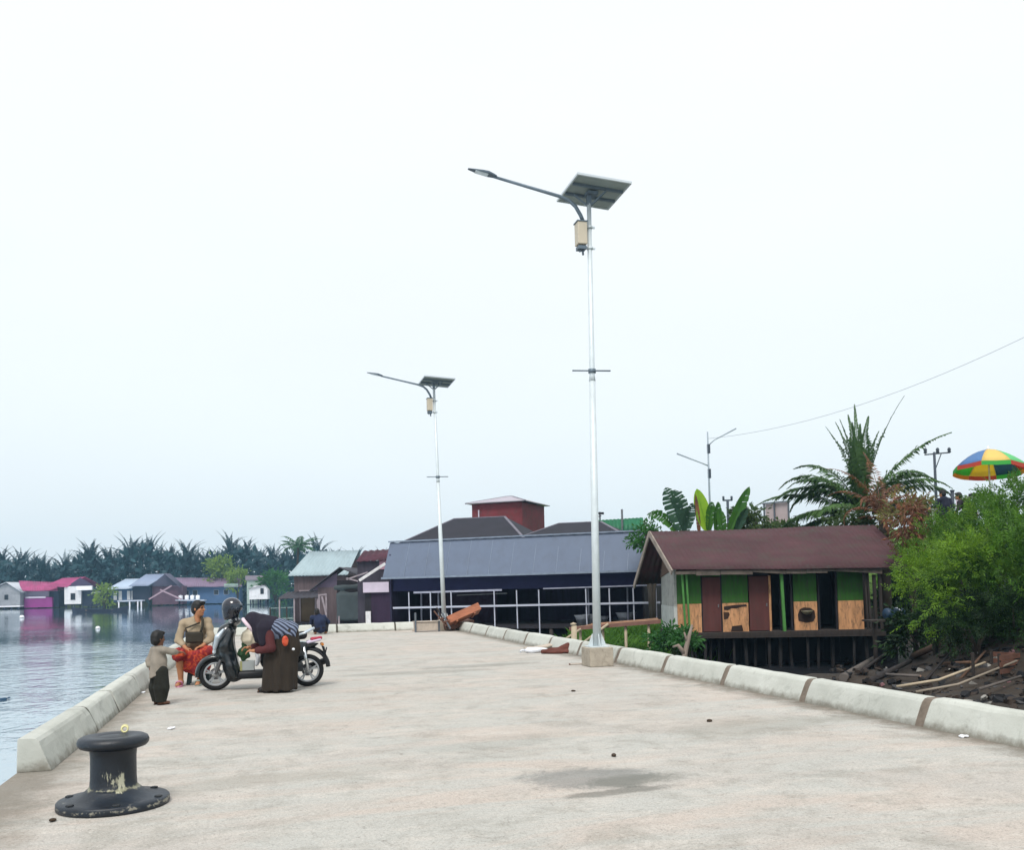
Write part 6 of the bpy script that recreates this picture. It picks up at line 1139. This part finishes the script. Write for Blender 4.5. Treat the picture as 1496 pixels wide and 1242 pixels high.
q = DY(622, 913, 29.3); t = thing('low_crate', 'low pale crate left of the farther lamp', 'crate', (q.x, q.y, 0), R(4)); MB().box((0, 0, .17), (.72, .35, .26)).obj('body', PGB, t, bevel=.01); MB().box((0, 0, .325), (.78, .4, .03)).obj('lid', PGB, t)
for x in (-.38, .385): MB().bar((x, -.2, .0), (x, -.2, .34 if x > 0 else .62), .05).obj('post', M('grey_steel', '596068', .6), t)
a, c_ = G(603, 922.5), G(646, 920); t = thing('timber_beam', 'pale beam lying on the deck before the low crate', 'timber', (a.x, a.y, 0), math.atan2((c_-a).y, (c_-a).x), 'broken timber around the farther lamp'); L = (c_-a).length; MB().box((L/2, 0, .03), (L, .12, .055)).obj('board', PGB, t, bevel=.006); MB().box((L*.3, .0, .065), (.08, .13, .014)).obj('batten', BRB, t)
# sack and brown cloth by the kerb
q = G(780, 954); t = thing('plastic_sack', 'flattened white plastic sack lying near the right kerb', 'sack', (q.x, q.y, 0)); s = SDF((-.35, -.25, -.01), (.4, .25, .2), .01); s.ell((0, 0, .05), (.2, .13, .07)); s.ell((.2, .05, .04), (.16, .1, .05), None, .04); s.half((0, 0, .004), (0, 0, -1)); s.wrinkle(.014, 22, 4); s.obj('sack', M('white_plastic', 'cdd0d6', .5, .06, 8), t); MB().tube([(-.2, .0, .05), (-.26, .02, .06), (-.3, -.01, .03)], [.03, .02, .025], 7).obj('knot', M('white_plastic', 'cdd0d6', .5), t)
q = G(815, 955); t = thing('brown_cloth', 'crumpled reddish brown cloth heaped over a board by the kerb', 'cloth', (q.x, q.y, 0)); s = SDF((-.5, -.3, -.01), (.5, .35, .3), .011); s.chain([(-.32, 0, .04), (0, .05, .05), (.22, .05, .12), (.3, .06, .06)], [.05, .07, .08, .06], .05); s.ell((.05, -.02, .03), (.3, .14, .05), None, .04); s.half((0, 0, .004), (0, 0, -1)); s.wrinkle(.02, 18, 7); s.obj('cloth', M('red_brown_cloth', '5a3128', .9, .25, 6), t)
q = G(808, 951); t = thing('pale_board', 'pale curled board lying behind the brown cloth', 'timber', (q.x-.1, q.y+.32, 0), R(8)); b = MB(); vs = []; 
for i in range(9): u = i/8; z = .03+.13*u*u; vs += [(u*.95-.45, -.1, z), (u*.95-.45, .1, z+.02), (u*.95-.45, .1, z+.045), (u*.95-.45, -.1, z+.025)]
b.add(vs, [(i*4+j, i*4+(j+1) % 4, i*4+4+(j+1) % 4, i*4+4+j) for i in range(8) for j in range(4)]+[(0, 1, 2, 3), (35, 34, 33, 32)]); b.obj('board', PGB, t); MB().box((-.3, 0, .01), (.05, .18, .02)).obj('batten', BRB, t)
# litter
LIT = [(905, 968, 'white paper cup lying on its side by the kerb right of the near lamp', 'cup'), (250, 1066, 'small white scrap of paper behind the bollard', 'paper'), (208, 1013, 'white crumpled paper at the left kerb foot near the child', 'paper'), (1408, 1078, 'white plastic scrap below the nearest right kerb', 'paper'), (897, 1106, 'dark leaf scrap in the middle of the deck above the damp stain', 'leaf'), (838, 1011, 'dark scrap on the deck below the near lamp', 'leaf'), (1037, 1055, 'brown leaf scrap on the right half of the deck', 'leaf'), (77, 1201, 'brown leaf scrap beside the bollard flange', 'leaf'), (1205, 985, 'x', None)]
for i, (px, py, lab, kd) in enumerate(LIT):
    if kd is None: continue
    q = G(px, py); t = thing({'cup': 'paper_cup', 'paper': 'paper_scrap', 'leaf': 'leaf_scrap'}[kd], lab, 'litter', (q.x, q.y, 0), i*1.1, 'litter on the deck')
    if kd == 'cup': MB().lathe([(.0, -.06), (.03, -.06), (.042, .06), (.039, .06), (.028, -.055)], 14, (0, 0, .045), Matrix.Rotation(R(70), 3, 'X')).obj('cup', LINEN, t); MB().lathe([(.04, .058), (.045, .06), (.043, .066), (.039, .064)], 14, (0, 0, .045), Matrix.Rotation(R(70), 3, 'X')).obj('rim', LINEN, t)
    else:
        s_ = .035 if kd == 'paper' else .022; s = SDF((-.12, -.12, -.01), (.12, .12, .08), .006); s.ell((0, 0, .012), (s_*1.5, s_, .012)); s.half((0, 0, .003), (0, 0, -1)); s.wrinkle(.006, 60, i); s.obj('scrap', LINEN if kd == 'paper' else M('dark_leaf_scrap', '3a2d20', .9), t)
a = G(833, 972); t = thing('thin_rod', 'thin pale rod lying left of the near lamp pedestal', 'rod', (a.x, a.y, 0)); MB().tube([(0, 0, .012), (.25, -.02, .012), (.42, .03, .012)], .011, 6).obj('rod', PGB, t); MB().tube([(-.02, 0, .012), (.0, 0, .012)], .018, 6).obj('tip', BRB, t)

# ------------------------------------------------------------------ rubble bank on the right
def onbank(px, py, z=-.9):
    d = FX+RX*((px-CX)/F)+UX*((CY-py)/F); lo, hi = 6., 60.
    t = 6.
    while t < 70:
        p = Vector((0, 0, H))+d*t
        if p.z < max(hgt(p.x, p.y), WZ): return Vector((p.x, p.y, max(hgt(p.x, p.y), WZ)))
        t += .1
    return Vector((0, 0, H))+d*30
r = random.Random(31); b = MB(); mats = [M('rub_grey', '403f40', .95, .3, 5), M('rub_brown', '2f2620', .95, .3, 5), M('rub_dark', '141519', .9, .3, 5), M('rub_pink', '7d5a5e', .9, .2, 5), M('rub_pale', '8f8c86', .9, .15, 5), M('rub_blue', '2f4352', .8, .2, 5)]
for mi, mt in enumerate(mats):
    b = MB(); cnt = [90, 170, 190, 9, 22, 7][mi]
    for i in range(cnt):
        p = onbank(r.uniform(1215, 1530), r.uniform(948, 1032)) if i % 3 else (lambda x_, y_: Vector((x_, y_, hgt(x_, y_))))(r.uniform(9.5, 21), r.uniform(6, 19)); p.z += .02; sz = r.uniform(.04, .15); rot = Euler((r.uniform(-.5, .5), r.uniform(-.5, .5), r.uniform(0, 6.28))).to_matrix(); h_ = r.uniform(.3, .8)*sz; vs = [p+rot @ Vector((math.cos(a)*sz*r.uniform(.7, 1.2), math.sin(a)*sz*r.uniform(.4, 1.)*.8, z)) for z in (-h_*.5, h_*.5) for a in [j*math.pi/3 for j in range(6)]]
        b.add(vs, [(0, 1, 2, 3, 4, 5), (11, 10, 9, 8, 7, 6)]+[(j, (j+1) % 6, 6+(j+1) % 6, 6+j) for j in range(6)])
    tag(b.obj('rubble', mt), kind='stuff')
def log(name, label, pts, rr, mat, group=None, cat='log'):
    o = onbank(*pts[0]); P = [onbank(px, py)+Vector((0, 0, rr+dz)) for (px, py), dz in zip(pts, [.02, .12, .2, .2])]; t = thing(name, label, cat, o, 0, group)
    MB().tube([p-o for p in P], [rr*(1-.15*i) for i in range(len(P))], 8).obj('stem', mat, t); d_ = (P[-1]-P[-2]).normalized(); MB().tube([P[-1]-o-d_*.02, P[-1]-o+d_*.012], rr*.55, 8).obj('cut_end', TIMB, t)
DL = M('dark_log', '2e2a2a', .95, .3, 4); 
log('driftwood_log', 'thick dark log sloping down to the kerb before the hut pond', [(1232, 999), (1278, 972)], .1, M('grey_log', '5a5450', .95, .3, 4), 'logs on the rubble bank'); log('driftwood_log', 'brown weathered log pointing up under the big bush', [(1335, 966), (1398, 944)], .1, M('brown_log', '5d4637', .95, .3, 4), 'logs on the rubble bank'); log('driftwood_log', 'dark thin log lying left of the rubble heap', [(1270, 1003), (1330, 978)], .07, DL, 'logs on the rubble bank')
for i_, (pa, pb, r_) in enumerate((((1352, 1000), (1392, 962), .03), ((1290, 990), (1345, 1000), .035), ((1400, 1000), (1440, 965), .028), ((1260, 985), (1300, 958), .045), ((1430, 1012), (1492, 1000), .03), ((1375, 975), (1420, 980), .04))): log('broken_branch', ['thin dark branch standing out of the rubble middle', 'short grey branch lying along the kerb side of the rubble', 'thin branch pointing up towards the rusty crate', 'thick short branch beside the hut pond edge', 'brown branch at the lower right corner of the rubble', 'weathered plank piece under the dark drooping bush'][i_], [pa, pb], r_, [DL, M('grey_log', '5a5450', .95), M('brown_log', '5d4637', .95)][i_ % 3], 'broken branches on the rubble', 'branch')
log('bamboo_pole', 'upper pale bent pole lying across the rubble', [(1310, 1008), (1372, 1005), (1440, 986)], .035, BAMB, 'pale poles on the rubble', 'pole'); log('bamboo_pole', 'lower greyish bent pole lying across the rubble to the right', [(1338, 1016), (1400, 1012), (1486, 984)], .03, M('grey_bamboo', '857b6e', .8, .2, 3), 'pale poles on the rubble', 'pole')
o = onbank(1455, 985); t = thing('rusty_crate', 'rusty brown broken crate at the right edge of the rubble', 'crate', o, .4); RC = M('rust_brown', '5f4034', .95, .3, 4); b = MB()
for z in (.08, .22, .36): b.box((0, -.3, z), (.9, .03, .1)); b.box((.45, 0, z), (.03, .56, .1))
b.obj('slats', RC, t)
for x in (-.42, .42):
    for y in (-.27, .27): MB().bar((x, y, -.1), (x, y, .45), .05).obj('post', POLEW, t)
o = onbank(1300, 905); o = D(1306, 897, 27.5); gz = hgt(o.x, o.y); t = thing('blue_drum', 'blue plastic drum lying in shade right of the hut', 'drum', (o.x, o.y, o.z)); MB().lathe([(0, -.3), (.15, -.3), (.17, -.27), (.175, 0), (.17, .27), (.15, .3), (0, .3)], 18, rot=Matrix.Rotation(math.pi/2, 3, 'Y')).obj('drum', M('blue_plastic', '20384f', .45, .1), t); MB().lathe([(.17, -.03), (.185, -.02), (.185, .02), (.17, .03)], 18, (.12, 0, 0), Matrix.Rotation(math.pi/2, 3, 'Y')).obj('hoop', LINEN, t)
a = D(1290, 906, 27.5); t = thing('plank_shelf', 'dark plank shelf on posts carrying the blue drum', 'shelf', (a.x, a.y, 0), R(-16)); zt = o.z-.2; MB().box((.4, .1, zt), (1.7, .8, .05)).obj('shelf', POLEW, t)
for x in (-.3, 1.1): MB().bar((x, -.1, min(gz, -1.9)), (x, -.1, zt-.02), .09).obj('post', POLEW, t)
o = onbank(998, 945); o = D(1000, 940, 25.5); t = thing('driftwood_stump', 'pale forked driftwood branches by the hut corner', 'driftwood', (o.x, o.y, -1.7)); b = MB(); z0 = o.z+1.7
b.tube([(-.1, 0, 0), (0, 0, z0-.3), (.12, 0, z0+.1), (.25, 0, z0+.5)], [.1, .08, .06, .03], 7); b.tube([(0, 0, z0-.3), (-.2, 0, z0-.05), (-.3, .1, z0-.1)], [.07, .05, .03], 7); b.tube([(.1, 0, z0), (.0, 0, z0+.3)], [.05, .02], 6); b.obj('branch', M('driftwood', '83766c', .95, .2, 4), t); MB().tube([(-.25, 0, 0), (-.1, 0, z0-.35)], [.06, .04], 6).obj('root', M('driftwood', '83766c', .95, .2, 4), t)
